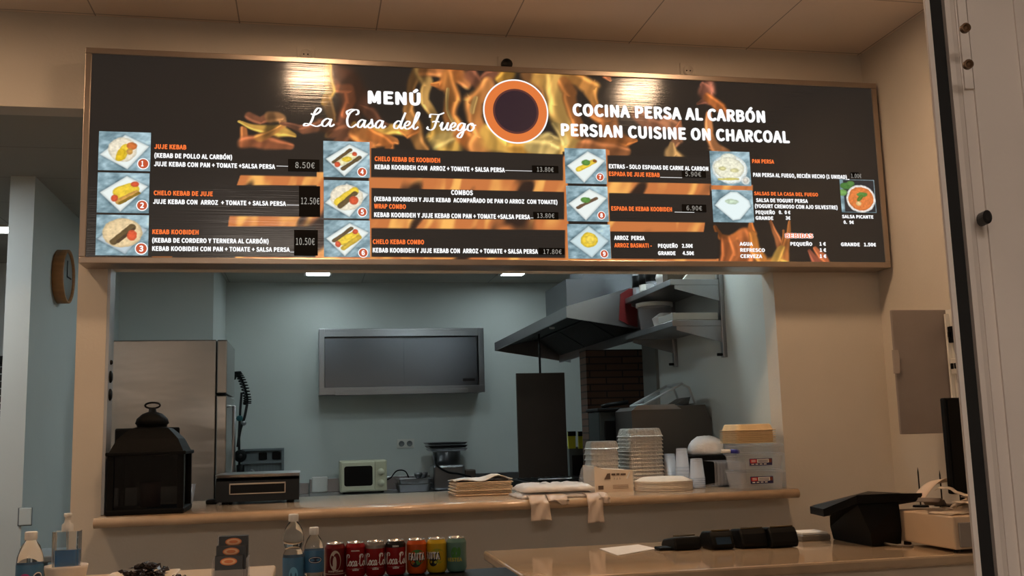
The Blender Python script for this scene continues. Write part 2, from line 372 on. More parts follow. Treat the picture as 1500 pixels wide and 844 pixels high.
# right of the roundel
tg(A5, [(20,40),(100,60),(170,60),(250,60)], [10,16,14,10], (232,170,84), .95); tg(A5, [(110,60),(150,160),(150,270),(190,380),(210,450)], [13,17,14,16,22], (246,190,100), .95)
tg(A5, [(250,60),(330,100),(350,180)], [12,14,7], (226,150,74), .95); tg(A5, [(180,90),(230,150),(210,240),(230,330)], [9,10,8,12], (200,120,60), .85); tg(A5, [(330,230),(400,260),(410,340),(440,400)], [10,12,12,16], (222,132,70), .9)
tg(A5, [(0,420),(60,430),(110,450)], [12,14,10], LY, .9); tg(A5, [(120,300),(160,400)], [5,7], LY, .7); tg(A5, [(410,400),(480,410),(560,400)], [14,12,3], OR, .9); tg(A5, [(280,420),(380,450),(500,470)], [14,12,8], (214,130,76), .9)
tg(A5, [(420,30),(440,70)], [7,2], (226,130,80)); tg(A5, [(540,65),(580,50),(610,75)], [4,8,4], (150,96,70), .8)
tg(A5, [(530,170),(540,250),(620,290),(720,300)], [3,9,12,9], (170,104,72), .85); tg(A5, [(740,270),(790,310),(800,370),(760,410)], [9,11,8,5], (214,140,96), .9); tg(A5, [(820,280),(800,320)], [2,6], (236,140,90)); tg(A5, [(760,400),(750,450),(770,490)], [4,10,14], (232,176,108), .95)
tg(A5, [(920,75),(950,110),(960,160),(900,180)], [4,14,10,3], (200,120,92), .95); tg(A5, [(960,150),(1030,210),(1070,260)], [8,9,5], (224,126,62), .95); tg(A5, [(960,250),(970,350),(1000,420),(1060,450)], [5,6,10,7], (232,150,92), .95)
# lower right flames
tg(A7, [(120,540),(140,590),(200,610),(260,590),(340,580),(360,520)], [3,5,6,6,7,3], (228,128,60), .95); tg(A7, [(160,610),(170,700),(160,790)], [6,8,9], (190,104,56), .95); tg(A7, [(210,610),(230,700),(215,800)], [7,9,10], (214,120,64), .95); tg(A7, [(290,610),(310,700),(290,800)], [12,13,14], (222,124,66), .95)
tg(A7, [(340,600),(350,700),(430,790),(470,790)], [6,9,9,10], (236,146,66), .95); tg(A7, [(450,530),(490,620),(515,700)], [2,4,5], (200,116,66), .9); tg(A7, [(525,580),(520,680)], [1.5,3], OR, .8); tg(A7, [(575,530),(550,620),(530,720),(540,795)], [2,5,7,7], (222,132,66), .95); tg(A7, [(515,700),(490,770),(550,795)], [5,6,6], YE, .85)
tg(A7, [(700,710),(750,770),(770,795)], [3,7,6], (170,90,66), .9); tg(A7, [(740,690),(780,740),(820,795)], [3,5,2], (212,112,66), .9)
RECTS = [((543.5,217),(825,226),(825,264.5),(543.5,259.5)), ((544,275),(826.7,281.2),(826.7,321.5),(544,320.7)), ((544,334),(828,337),(828,378),(544,376)),
         ((889.7,227.3),(1039,230),(1041,269),(891,266.5)), ((892,282.7),(1041,286),(1045,325.5),(893,324)), ((893.7,339),(1052,340),(1050,379.5),(895.5,379))]
BANDS = [((352,256.5),(473,259),(473,271.5),(347,271)), ((336,316.5),(473,318),(473,331.5),(334,331.5)), ((464,252),(474,252),(476,384),(462,384)),
         ((543,259),(828,264),(828,282),(543,276)), ((543,320),(828,321),(830,338),(543,334)), ((466,376),(830,377),(832,385),(466,383)), ((540,206),(546,208),(546,378),(541,378)),
         ((824,222),(831,222),(834,384),(826,384)), ((887,218),(893,220),(897,382),(892,382)), ((893,266),(1040,269),(1040,286),(893,283)), ((893,324),(1033,326),(1031,340),(895,339)), ((826,379),(1053,379),(1053,386),(826,385)), ((1040,269),(1103,271),(1103,280),(1042,279)), ((222,376),(252,376),(252,383),(222,382)), ((344,376),(474,377),(474,383),(344,383))]
def quad_mask(u, v, q, soft=.5):
    m = np.ones_like(u); cx = sum(p[0] for p in q)/4; cy = sum(p[1] for p in q)/4
    for k in range(4):
        ax, ay = q[k]; bx, by = q[(k+1) % 4]; n = np.array([by-ay, ax-bx], float); n /= np.linalg.norm(n)
        d = (u-ax)*n[0]+(v-ay)*n[1]
        if (cx-ax)*n[0]+(cy-ay)*n[1] < 0: d = -d
        m = m*np.clip(.5+d/(2*soft), 0, 1)
    return m
def sign_px(x, z, y=.004):
    d = np.stack([x-CAM.x, np.full_like(x, y-CAM.y), z-CAM.z], -1)
    dz = d@np.array(FW); return 750+FPX*(d@np.array(RT))/dz, 422-FPX*(d@np.array(UP))/dz
def colour_grid(name, nx, nz, x0, x1, z0, z1, y, colfn, m, parent):
    xs = np.linspace(x0, x1, nx); zs = np.linspace(z0, z1, nz); X, Z = np.meshgrid(xs, zs)
    co = np.stack([X, np.full_like(X, y), Z], -1).reshape(-1, 3) - np.array(WPOS[parent.name])
    idx = np.arange(nx*nz).reshape(nz, nx)
    F = np.stack([idx[:-1, :-1], idx[:-1, 1:], idx[1:, 1:], idx[1:, :-1]], -1).reshape(-1, 4)
    me = bpy.data.meshes.new(name); me.from_pydata(co.tolist(), [], F.tolist())
    c = colfn(X.ravel(), Z.ravel()); c = np.clip(c/255, 0, 1); c = np.where(c <= .04045, c/12.92, ((c+.055)/1.055)**2.4)
    at_ = me.color_attributes.new('print', 'FLOAT_COLOR', 'POINT'); at_.data.foreach_set('color', np.concatenate([c, np.ones((len(c), 1))], 1).astype(np.float32).ravel())
    me.materials.append(m); o = bpy.data.objects.new(name, me); COL.objects.link(o); o.parent = parent; WPOS[o.name] = Vector(WPOS[parent.name]); return o
def print_mat(name, strength, rough):
    m = bpy.data.materials.new(name); m.use_nodes = True; nt = m.node_tree; b = nt.nodes['Principled BSDF']
    a = nt.nodes.new('ShaderNodeAttribute'); a.attribute_name = 'print'
    b.inputs['Base Color'].default_value = (.012, .012, .012, 1); b.inputs['Roughness'].default_value = rough
    nt.links.new(a.outputs['Color'], b.inputs['Emission Color']); b.inputs['Emission Strength'].default_value = strength
    tc = nt.nodes.new('ShaderNodeTexCoord'); mp = nt.nodes.new('ShaderNodeMapping'); mp.inputs['Scale'].default_value = (2, 1, 220); nt.links.new(tc.outputs['Object'], mp.inputs[0])
    n = nt.nodes.new('ShaderNodeTexNoise'); n.inputs['Scale'].default_value = 1; nt.links.new(mp.outputs[0], n.inputs['Vector'])
    bp = nt.nodes.new('ShaderNodeBump'); bp.inputs['Strength'].default_value = .10; bp.inputs['Distance'].default_value = .004
    nt.links.new(n.outputs['Fac'], bp.inputs['Height']); nt.links.new(bp.outputs[0], b.inputs['Normal'])
    return m
M_print = print_mat('backlit_print', 1.0, .13)
def panel_col(x, z):
    u, v = sign_px(x, z)
    base = np.stack([36+0*u, 32+0*u, 29+0*u], -1) + (10*np.exp(-((u-300)/200)**2-((v-330)/80)**2))[:, None]
    wu = u+(fbm(u/46, v/46, 3, 2)-.375)*26; wv = v+(fbm(u/46, v/46, 9, 2)-.375)*26
    fil = sst(.2, .6, fbm(wu/13+wv/60, wv/62, 21, 2)); dk = sst(.42, .6, fbm(wu/26+wv/90+7, wv/60, 77, 2)); col = base.copy()
    for pts, wd, c, a in TONG:
        x0 = min(p[0] for p in pts)-40; x1 = max(p[0] for p in pts)+40; y0 = min(p[1] for p in pts)-40; y1 = max(p[1] for p in pts)+40
        k = np.where((u > x0) & (u < x1) & (v > y0) & (v < y1))[0]; best = np.zeros(len(k)); side = np.zeros(len(k))
        for j in range(len(pts)-1):
            d, t = seg_d(wu[k], wv[k], pts[j], pts[j+1]); r = (wd[j]*(1-t)+wd[j+1]*t)
            ex, ey = pts[j+1][0]-pts[j][0], pts[j+1][1]-pts[j][1]; sg = ((wu[k]-pts[j][0])*ey-(wv[k]-pts[j][1])*ex)/(math.hypot(ex, ey)*r)
            m_ = sst(1.28, .62, d/r); side = np.where(m_ > best, sg, side) if j else sg; best = np.maximum(best, m_)
        fl = 1 if (len(pts)+int(pts[0][0])) % 2 else -1
        sheet = .66+.5*np.exp(-((side*fl-.55)/.30)**2)+.16*sst(-.9, .4, -side*fl)
        sh = (sheet*(.80+.34*fil[k])*(1-.38*dk[k]))[:, None]
        col[k] = col[k]*(1-(a*best)[:, None]) + np.clip(c*sh, 0, 255)*(a*best)[:, None]
    # flame bands showing between the text boxes
    n1 = fbm(wu/34+wv/80+3, wv/70, 40, 2); n2 = fbm(wu/17+wv/50, wv/60, 55, 2)
    ramp = sst(.17, .27, n1); bc = np.array([50, 36, 30])[None]*(1-ramp)[:, None] + (np.array([202, 120, 66])[None]*(1-sst(.32, .6, n2))[:, None]+np.array([252, 186, 98])[None]*sst(.32, .6, n2)[:, None])*ramp[:, None]
    for q in BANDS:
        m = quad_mask(u, v, q)[:, None]; col = col*(1-m)+bc*m
    for q in RECTS:
        m = quad_mask(u, v, q)[:, None]; col = col*(1-m)+np.array([40, 36, 33])[None]*m
    lr = quad_mask(u, v, ((220, 205), (420, 208), (474, 256), (470, 257)), 1)
    return col
colour_grid('printed_panel', 1000, 250, t_-.004, W-t_+.004, SB+t_-.004, SB+H-t_+.004, .006, panel_col, M_print, sign)

M_tw = emis('lit_white_lettering', (255, 255, 255), 1.0); M_to = emis('lit_orange_lettering', (255, 122, 58), 1.0); M_hand = emis('chalk_price', (190, 186, 178), .8)
M_patch = mat('black_price_card', (8, 7, 7), .8, noise=.1, spec=.15)
def SP(px_, py_, y=.004): return at(px_, py_, y=y)
def stext(mb, s, x0, x1, base, cap, m, bold=None, y=.0025):
    p = SP(x0, base, y); q = SP(x1, base, y); c = SP(x0, base-cap, y)
    if bold is None: bold = .026 if cap > 15 else .026
    put_text(mb, s, m, lambda a, b: (p.x+a, y, p.z+b), q.x-p.x, c.z-p.z, bold)
def rule(mb, x0, x1, base, m=None):
    p = SP(x0, base); q = SP(x1, base); mb.face([(p.x, .0025, p.z-.002), (q.x, .0025, p.z-.002), (q.x, .0025, p.z), (p.x, .0025, p.z)], m or M_tw)
def entry(lines, name='menu_entry', rules=()):
    for s, x0, x1, b, cap, c in lines:
        mb = MB(); stext(mb, s, x0, x1, b, cap, M_to if c == 'o' else M_tw); mb.build('text_line' if name == 'menu_entry' else name, sign, recalc=False)
    for r in rules: mb = MB(); rule(mb, *r); mb.build('rule_line', sign, recalc=False)
entry([('JUJE KEBAB', 226, 273, 218, 7, 'o'), ('(KEBAB DE POLLO AL CARBÓN)', 226, 340, 231, 7, 'w'), ('JUJE KEBAB CON PAN + TOMATE +SALSA PERSA', 225.5, 403, 243.4, 7, 'w')], rules=[(405, 423, 243)])
entry([('CHELO KEBAB DE JUJE', 225, 311.7, 286, 7, 'o'), ('JUJE KEBAB CON  ARROZ  + TOMATE + SALSA PERSA', 224, 419, 298.6, 7, 'w')], rules=[(420, 439, 300)])
entry([('KEBAB KOOBIDEH', 223, 291, 343, 7, 'o'), ('(KEBAB DE CORDERO Y TERNERA AL CARBÓN)', 222.7, 393.5, 355.4, 7, 'w'), ('KEBAB KOOBIDEH CON PAN + TOMATE + SALSA PERSA', 222.7, 424.5, 367.6, 7, 'w')], rules=[(425, 431, 369)])
entry([('CHELO KEBAB DE KOOBIDEH', 548.8, 644.8, 236, 7, 'o'), ('KEBAB KOOBIDEH CON  ARROZ + TOMATE + SALSA PERSA', 548.8, 739.5, 247.9, 7, 'w')], rules=[(740, 787, 249.5)])
entry([('COMBOS', 660.8, 692.8, 285.5, 7.2, 'w'), ('(KEBAB KOOBIDEH Y JUJE KEBAB  ACOMPAÑADO DE PAN O ARROZ  CON TOMATE)', 548, 816.5, 294.5, 6.6, 'w'), ('WRAP COMBO', 548, 594.7, 305.5, 7, 'o'), ('KEBAB KOOBIDEH Y JUJE KEBAB CON PAN + TOMATE +SALSA PERSA', 548, 776.5, 318, 7, 'w')], rules=[(777, 796, 319)])
entry([('CHELO KEBAB COMBO', 546, 621.3, 357.5, 7, 'o'), ('KEBAB KOOBIDEH Y JUJE KEBAB CON  ARROZ + TOMATE + SALSA PERSA', 546, 788, 370, 7, 'w')])
entry([('EXTRAS - SOLO ESPADAS DE CARNE AL CARBON', 892, 1037.6, 246.7, 6.4, 'w'), ('ESPADA DE JUJE KEBAB', 892, 966.5, 257.8, 6.6, 'o')], rules=[(967, 999, 259.5)])
entry([('ESPADA DE KEBAB KOOBIDEH', 895.5, 984.5, 308.6, 6.6, 'o')], rules=[(988, 1017, 310.5)])
entry([('ARROZ  PERSA', 899.7, 944.5, 351.6, 6.4, 'w'), ('ARROZ BASMATI -', 900, 955, 362.5, 6.4, 'o'), ('PEQUEÑO', 964, 993, 363, 5.8, 'w'), ('2.50€', 999, 1015, 363, 5.8, 'w'), ('GRANDE', 964, 989.8, 373.8, 5.8, 'w'), ('4.50€', 1000, 1016.8, 373.8, 5.8, 'w')])
entry([('PAN PERSA', 1102, 1134, 239, 6, 'o'), ('PAN PERSA AL FUEGO, RECIÉN HECHO (1 UNIDAD)_', 1103.4, 1244, 259, 6, 'w')])
entry([('SALSAS DE LA CASA DEL FUEGO', 1104.8, 1198.4, 286, 5.4, 'o'), ('SALSA DE YOGURT PERSA', 1107.7, 1183.5, 296, 5.6, 'w'), ('(YOGURT CREMOSO CON AJO SILVESTRE)', 1106, 1227, 304.7, 5.8, 'w'), ('PEQUEÑO', 1107, 1135.4, 313.7, 5.4, 'w'), ('0.  0 €', 1141, 1158, 313.7, 5.4, 'w'), ('GRANDE', 1107, 1133, 322, 5.4, 'w'), ('3€', 1151, 1158, 322, 5.4, 'w')])
entry([('SALSA PICANTE', 1233.7, 1279.5, 319.7, 5, 'w'), ('0.  9€', 1236, 1251, 328, 5, 'w')])
mb = MB(); stext(mb, 'BEBIDAS', 1150, 1192, 349, 7.6, M_tw, .075, .003); stext(mb, 'BEBIDAS', 1150.8, 1191, 348.6, 7, M_to, .012, .002); mb.build('text_line', sign, recalc=False)
entry([('AGUA', 1083.5, 1103, 360, 5.4, 'w'), ('REFRESCO', 1084.5, 1120.7, 369, 5.4, 'w'), ('CERVEZA', 1084.7, 1116.7, 378, 5.4, 'w'), ('PEQUEÑO', 1158, 1190, 360, 5.4, 'w'), ('1 €', 1200.6, 1210, 360, 5.4, 'w'), ('1 €', 1201, 1210.5, 369, 5.4, 'w'), ('1 €', 1201, 1210.8, 378, 5.4, 'w'), ('GRANDE', 1232, 1259.8, 360.7, 5.4, 'w'), ('1.50€', 1265.7, 1283.5, 361, 5.4, 'w')])
entry([('MENÚ', 538.7, 616.5, 152, 19.5, 'w')], 'heading')
entry([('COCINA PERSA AL CARBÓN', 839, 1120.8, 169.9, 18.6, 'w'), ('PERSIAN CUISINE ON CHARCOAL', 821.9, 1156.5, 199.2, 18.6, 'w')], 'heading')
# hand-lettered script title
GL = {
 'L': [[(.3,1.55),(.55,1.4),(.95,1.75),(1.08,2.15),(.85,2.25),(.6,1.75),(.38,.75),(.12,.12),(-.25,.02),(-.15,.28),(.25,.2),(.75,-.02),(1.15,.25)]],
 'a': [[(.78,.82),(.5,1.0),(.15,.62),(.1,.15),(.35,.04),(.65,.5),(.84,.98)], [(.84,.98),(.7,.32),(.8,.03),(1.08,.32)]],
 'C': [[(1.0,1.6),(1.25,1.75),(1.25,2.12),(.95,2.22),(.45,1.8),(.18,1.0),(.25,.25),(.6,.0),(1.1,.42)], [(.25,1.5),(.15,1.95),(.6,2.25),(.95,2.22)]],
 'c': [[(.68,.78),(.52,1.0),(.17,.62),(.13,.17),(.38,.02),(.82,.36)]],
 's': [[(0,.2),(.42,.75),(.48,1.08),(.52,.7),(.56,.25),(.3,0),(.08,.18)], [(.5,.1),(.85,.34)]],
 'd': [[(.78,.82),(.5,1.0),(.15,.62),(.1,.15),(.35,.04),(.65,.5),(.84,.98)], [(1.2,2.1),(.84,.98),(.7,.32),(.8,.03),(1.08,.32)]],
 'e': [[(.02,.35),(.45,.5),(.62,.85),(.42,1.0),(.14,.6),(.15,.15),(.42,.02),(.85,.36)]],
 'l': [[(0,.25),(.5,1.1),(.8,2.0),(.63,2.15),(.38,1.3),(.2,.3),(.36,.02),(.68,.34)]],
 'F': [[(.15,1.55),(.2,1.95),(.6,2.0),(1.1,2.0),(1.6,2.25)], [(1.05,2.0),(.8,1.2),(.55,.3),(.2,-.02),(-.15,.15),(-.05,.4)], [(.35,1.0),(.7,1.12),(1.1,1.05)]],
 'u': [[(0,.45),(.28,.98),(.15,.3),(.3,.02),(.62,.42),(.84,.98),(.7,.3),(.82,.03),(1.08,.32)]],
 'g': [[(.78,.82),(.5,1.0),(.15,.62),(.1,.15),(.35,.04),(.65,.5),(.84,.98)], [(.84,.98),(.62,-.2),(.35,-.85),(.05,-.75),(.3,-.32),(1.08,.32)]],
 'o': [[(.5,1.0),(.17,.7),(.12,.2),(.42,.02),(.74,.42),(.68,.9),(.5,1.0),(.62,.72),(1.0,.8)]], '-': [[(.1,.5),(.5,.5)]]}
ADV = {'L': 1.1, 'a': .98, 'C': 1.12, 'c': .72, 's': .78, 'd': .98, 'e': .75, 'l': .6, 'F': 1.12, 'u': .98, 'g': .98, 'o': .86, '-': .6}
def script(mb, word, m, fn, width, capH, wd):
    adv = sum(ADV[c] for c in word)+.1; sx = width/adv; sy = capH/2.2; x = 0
    for c in word:
        for st in GL[c]:
            pts = [np.array([(p[0]+x)*sx, p[1]*sy]) for p in crom(st, 7)]; ribbon(mb, pts, wd, m, fn)
        x += ADV[c]
for wrd, x0, x1 in (('La', 450, 490), ('Casa', 506, 565), ('del', 576, 613), ('Fuego', 628, 697)):
    mb = MB(); yb = 184.5+(x0-446)*.032; p = SP(x0, yb); q = SP(x1, yb)
    script(mb, wrd, M_tw, lambda a, b, p=p: (p.x+a, .002, p.z+b), q.x-p.x, .078, .0075); mb.build('script_word', sign, recalc=False)
# roundel of the logo (white ring, orange ring, dark disc)
mb = MB(); c = SP(755.7, 163.2); rr = (SP(803.5, 163.2).x-SP(707.9, 163.2).x)/2
for r, m, y in ((rr, M_tw, .004), (rr*.955, emis('roundel_orange', (226, 122, 60)), .0034), (rr*.70, emis('roundel_brown', (92, 52, 48)), .0028), (rr*.64, emis('roundel_dark', (50, 34, 42)), .0022)):
    mb.face([(c.x+r*math.cos(2*math.pi*k/64), y, c.z+r*math.sin(2*math.pi*k/64)) for k in range(64)], m)
mb.build('logo_roundel', sign, recalc=False)
# price cards with hand-written prices
for (x0, y0, x1, y1), s, a, b, base, cap in (((422, 233, 468, 252), '8.50€', 432.6, 461, 246, 8.5), ((438, 272.5, 469, 318), '12.50€', 441, 468, 299, 9.5), ((430.8, 337, 465.5, 374.7), '10.50€', 433.5, 461, 358.7, 10),
        ((779, 242.5, 818, 254), '13.80€', 786.7, 811, 251.3, 6.5), ((780.8, 310.5, 818, 322), '13.80€', 787, 812, 319, 6.5), ((788.8, 363.3, 827, 373.5), '17.80€', 796, 822.7, 371.9, 6.5),
        ((998.4, 250, 1034, 260.5), '5.90€', 1004, 1027, 258, 6.5), ((998.4, 299.4, 1034.6, 311), '6.90€', 1006, 1028.4, 308, 6.5), ((1246, 252.6, 1258, 261), '1.00€', 1247, 1262, 260.5, 6)):
    mb = MB(); p = SP(x0, y0); q = SP(x1, y1); mb.box((p.x, .0012, q.z), (q.x, .0024, p.z), M_patch)
    stext(mb, s, a, b, base, cap, M_hand, -.004, .0006); mb.build('price_card', sign, recalc=False)
# food photographs
M_photo = print_mat('backlit_photo', 1.0, .22)
def food_photo(q4, ops, badge=None, num=None, round_bg=True):
    p0 = SP(*q4[0]); p1 = SP(*q4[1]); p2 = SP(*q4[2]); x0 = (p0.x+SP(*q4[3]).x)/2; x1 = (p1.x+p2.x)/2; z1 = (p0.z+p1.z)/2; z0 = (p2.z+SP(*q4[3]).z)/2
    seed = int(q4[0][0]+q4[0][1])
    def cf(x, z):
        a = (x-x0)/(x1-x0); b = 1-(z-z0)/(z1-z0)
        n = fbm(a*3+b*9, b*2-a*6, seed, 4); bg = np.array([130, 158, 168])[None]+((n-.47)*130)[:, None]+(40*(1-b)*a)[:, None]
        col = np.clip(bg, 30, 220)
        for op in ops:
            k = op[0]; wob = (fbm(a*9, b*9, seed+7, 3)-.44)*.07
            if k == 'p': pts = op[1]; d = np.full_like(a, 9.); cx = sum(p[0] for p in pts)/len(pts); cy = sum(p[1] for p in pts)/len(pts)
            if k == 'p':
                for j in range(len(pts)):
                    ax, ay = pts[j]; bx, by = pts[(j+1) % len(pts)]; nn = np.array([by-ay, ax-bx]); nn = nn/np.linalg.norm(nn); dd = (a-ax)*nn[0]+(b-ay)*nn[1]
                    if (cx-ax)*nn[0]+(cy-ay)*nn[1] < 0: dd = -dd
                    d = np.minimum(d, dd)
                sh = sst(-.06, .0, d)*.35; col = col*(1-sh*(.5))[:, None] if True else col
            elif k == 'e': cx, cy, rx, ry = op[1]; d = (1-np.hypot((a-cx)/rx, (b-cy)/ry))*min(rx, ry)+wob*.6
            elif k == 'l': d = op[1][4]-seg_d(a, b, op[1][:2], op[1][2:4])[0]+wob*.5
            m = sst(-.012, .012, d)[:, None]; tex = (.86+.3*fbm(a*22, b*22, seed+3, 3))[:, None]
            shade = (.88+.12*sst(0, .06, d))[:, None]
            col = col*(1-m)+np.clip(np.array(op[2], float)[None]*(tex if k != 'p' else 1)*shade, 0, 255)*m
        return col
    o = colour_grid('food_photo', 90, 76, x0, x1, z0, z1, .0045, cf, M_photo, sign)
    if badge:
        c = SP(*badge[:2]); r = badge[2]*.00313; mb = MB()
        for rr_, m, y in ((r, M_tw, .0036), (r*.84, emis('badge_red', (196, 84, 50)), .003)):
            mb.face([(c.x+rr_*math.cos(2*math.pi*k/28), y, c.z+rr_*math.sin(2*math.pi*k/28)) for k in range(28)], m)
        if num: put_text(mb, num, M_tw, lambda a, b: (c.x-r*.33+a, .0024, c.z-r*.5+b), r*(.66 if num != '1' else .4), r*1.0, .022)
        mb.build('number_badge', o, recalc=False)
WH, CR, YL, TN, BN, RD, GN = (236, 244, 240), (240, 230, 206), (240, 206, 64), (214, 160, 80), (104, 84, 52), (222, 92, 56), (96, 150, 70)
PLD = [(.03, .6), (.5, .08), (.97, .36), (.56, .96)]; PLR = [(.05, .5), (.56, .08), (.97, .33), (.45, .97)]
food_photo([(145,192),(221,194.5),(220,251.5),(143.6,248.5)], [('p', PLD, WH), ('e', (.46,.46,.28,.32), CR), ('l', (.52,.4,.42,.66,.09), YL), ('l', (.44,.52,.4,.68,.08), (236,196,40)), ('e', (.64,.36,.1,.1), (216,120,60)), ('e', (.6,.5,.06,.08), TN)], (209.8,240,7.6), '1')
food_photo([(143.6,251.5),(219,255),(217.9,312.3),(141.3,311.3)], [('p', PLR, WH), ('l', (.44,.5,.66,.4,.15), YL), ('l', (.42,.72,.74,.5,.07), TN), ('l', (.44,.76,.8,.5,.03), (150,120,40)), ('e', (.33,.63,.07,.09), RD), ('e', (.72,.28,.08,.07), RD)], (208.2,301,7.4), '2')
food_photo([(141.8,314.3),(218.4,315.6),(216.6,374.4),(139.3,374)], [('p', PLD, (190,206,214)), ('e', (.5,.44,.38,.36), (232,206,160)), ('l', (.34,.66,.68,.3,.075), BN), ('l', (.42,.66,.72,.34,.03), (84,64,44)), ('e', (.68,.5,.09,.13), RD)], (207,364.3,8), '3')
food_photo([(473.3,206.5),(541.9,208),(541.3,260.7),(474,258.8)], [('p', PLR, WH), ('l', (.4,.58,.62,.4,.1), (246,240,190)), ('e', (.5,.5,.12,.08), YL), ('l', (.22,.58,.58,.24,.045), BN), ('l', (.42,.76,.78,.44,.05), BN), ('e', (.3,.64,.06,.08), RD), ('e', (.67,.34,.06,.07), RD)], (530.4,252,6.8), '4')
food_photo([(473.9,264.7),(540.8,264),(541.3,319.9),(474.7,319.9)], [('p', PLD, WH), ('e', (.5,.45,.36,.34), CR), ('l', (.3,.58,.68,.26,.09), YL), ('l', (.36,.68,.68,.34,.06), BN), ('e', (.66,.52,.1,.11), RD)], (530.7,310.8,6.8), '5')
food_photo([(474,322.5),(542,323),(542,376.7),(475,376.7)], [('p', PLR, WH), ('l', (.4,.56,.66,.42,.12), YL), ('l', (.22,.56,.6,.22,.045), BN), ('l', (.42,.76,.76,.46,.06), (214,180,60)), ('e', (.3,.65,.06,.08), RD), ('e', (.68,.3,.06,.07), RD)], (532,370.5,6.8), '6')
food_photo([(826.9,216.9),(887.4,218.5),(889,269.3),(828.5,268.9)], [('p', PLR, WH), ('l', (.32,.6,.7,.36,.065), YL), ('e', (.5,.4,.11,.08), GN), ('e', (.72,.35,.05,.04), (150,90,40))], (879,259.4,6.2), '7')
food_photo([(829,272),(889.7,273.5),(892,324.8),(830.8,324)], [('p', PLR, WH), ('l', (.26,.62,.72,.34,.04), (112,88,66)), ('e', (.46,.4,.12,.08), GN)], (881,315.6,6.2), '8')
food_photo([(830.8,328.3),(893.7,329),(895,379),(832.6,379)], [('p', [(.05,.5),(.5,.05),(.95,.48),(.55,.97)], (206,226,230)), ('e', (.5,.46,.2,.22), YL), ('e', (.52,.44,.12,.13), (250,220,90))], (885,372,6.2), '9')
food_photo([(1039.5,221.3),(1098.4,222.6),(1100,272.3),(1041.8,271.6)], [('e', (.48,.52,.44,.42), WH), ('e', (.46,.2,.2,.14), (236,238,220)), ('e', (.46,.5,.38,.32), (240,238,214)), ('e', (.3,.5,.1,.06), (226,220,160)), ('e', (.6,.55,.12,.06), (230,224,170)), ('l', (.2,.82,.68,.8,.03), (226,214,120)), ('e', (.86,.84,.11,.12), WH), ('e', (.86,.84,.07,.08), (226,222,210))])
food_photo([(1042.3,278),(1103,278.6),(1104,326),(1045.3,325.5)], [('p', [(.06,.48),(.2,.28),(.46,.06),(.62,.06),(.9,.32),(.94,.5),(.66,.9),(.48,.94)], (232,246,246)), ('e', (.48,.36,.16,.08), (206,226,200))])
def salsa(q4):
    food_photo(q4, [('p', [(.1,.02),(.98,.02),(.98,.98),(.1,.98)], (44,46,50)), ('e', (.18,.2,.18,.1), (74,128,60)), ('e', (.06,.4,.14,.1), (120,170,90)), ('e', (.3,.12,.12,.08), (90,140,70)), ('e', (.58,.58,.42,.42), (246,242,236)), ('e', (.58,.58,.36,.36), (226,128,66)), ('e', (.62,.45,.14,.07), GN), ('l', (.5,.62,.6,.5,.05), (96,130,50)), ('e', (.5,.72,.08,.07), (246,206,140))])
salsa([(1231,263),(1282,263.5),(1282.5,312),(1232,311)])

# ------------------------------------------------------------------ wall sockets over the sign
def wall_socket(x, z, label, dark=False):
    t = thing('power_socket', label, 'power socket', (x, .145, z))
    MB().box((x-.04, .14, z-.042), (x+.04, .15, z+.042), M_wall, .004).build('cover_plate', t)
    b = MB(); b.lathe([(0, -.006), (.02, -.006), (.021, -.016), (.026, -.016), (.027, 0)], (x, .142, z), mat('dark_socket', (20, 16, 14), .5) if dark else M_wall, 24, 'y')
    if not dark:
        for s in (-.009, .009): b.lathe([(0, -.0085), (.0032, -.0085), (.0032, -.004)], (x+s, .142, z), M_black, 10, 'y')
    b.build('socket_well', t); return t
for px_, py_, lb, dk in ((448, 80, 'pale wall socket half hidden behind the sign top, above the menu title', False), (742, 95, 'wall plate with dark round hole above the sign roundel', True), (1008, 104, 'pale wall socket above the charcoal heading of the sign', False)):
    p = at(px_, py_, y=.14); wall_socket(p.x, p.z, lb, dk)

# ------------------------------------------------------------------ left passage: clock, switch, shutter
t = thing('wall_clock', 'round wooden wall clock with pale face on passage wall', 'clock', (-.532, 1.99, 2.37))
R_ = .158
c = MB(); c.lathe([(0, 0), (R_, 0), (R_, .06), (R_-.012, .062), (R_-.014, .045)], (-.53, 1.99, 2.375), mat('clock_wood', (176, 124, 76), .5, noise=.15, scale=6, stretch=(1, 1, 8)), 48, 'x'); c.build('rim', t)
c = MB(); c.lathe([(0, .046), (R_-.013, .046), (R_-.013, .03), (0, .03)], (-.53, 1.99, 2.375), mat('clock_face', (150, 156, 152), .4, noise=.03), 48, 'x'); c.build('clock_face', t)
c = MB(); c.box((-.482, 1.985, 2.375), (-.479, 1.993, 2.47), M_black); c.box((-.482, 1.99, 2.371), (-.479, 2.09, 2.379), M_black); c.build('hands', t)
p = at(37, 757, y=1.42)
t = thing('light_switch', 'flush wall switch with dark outline on the pillar', 'light switch', (p.x, 1.415, p.z))
b = MB(); b.box((p.x-.034, 1.412, p.z-.046), (p.x+.034, 1.42, p.z+.046), mat('switch_gap', (92, 96, 98), .6), .002); b.build('cover_plate', t)
MB().box((p.x-.027, 1.404, p.z-.042), (p.x+.033, 1.412, p.z+.044), M_kwall, .003).build('rocker', t)
p = at(0, 528, y=3.3); q = at(9, 528, y=3.3)
t = thing('roller_shutter', 'dark slatted roller shutter at the far end of corridor', 'shutter', (p.x, 3.3, 0))
b = MB()
for k in range(40): b.box((p.x-1.0, 3.3, k*.05), (q.x, 3.32, k*.05+.044), M_dsteel, .004)
b.build('slats', t); MB().box((p.x-1.02, 3.29, p.z-.03), (q.x+.01, 3.33, p.z+.03), M_black).build('head_rail', t)
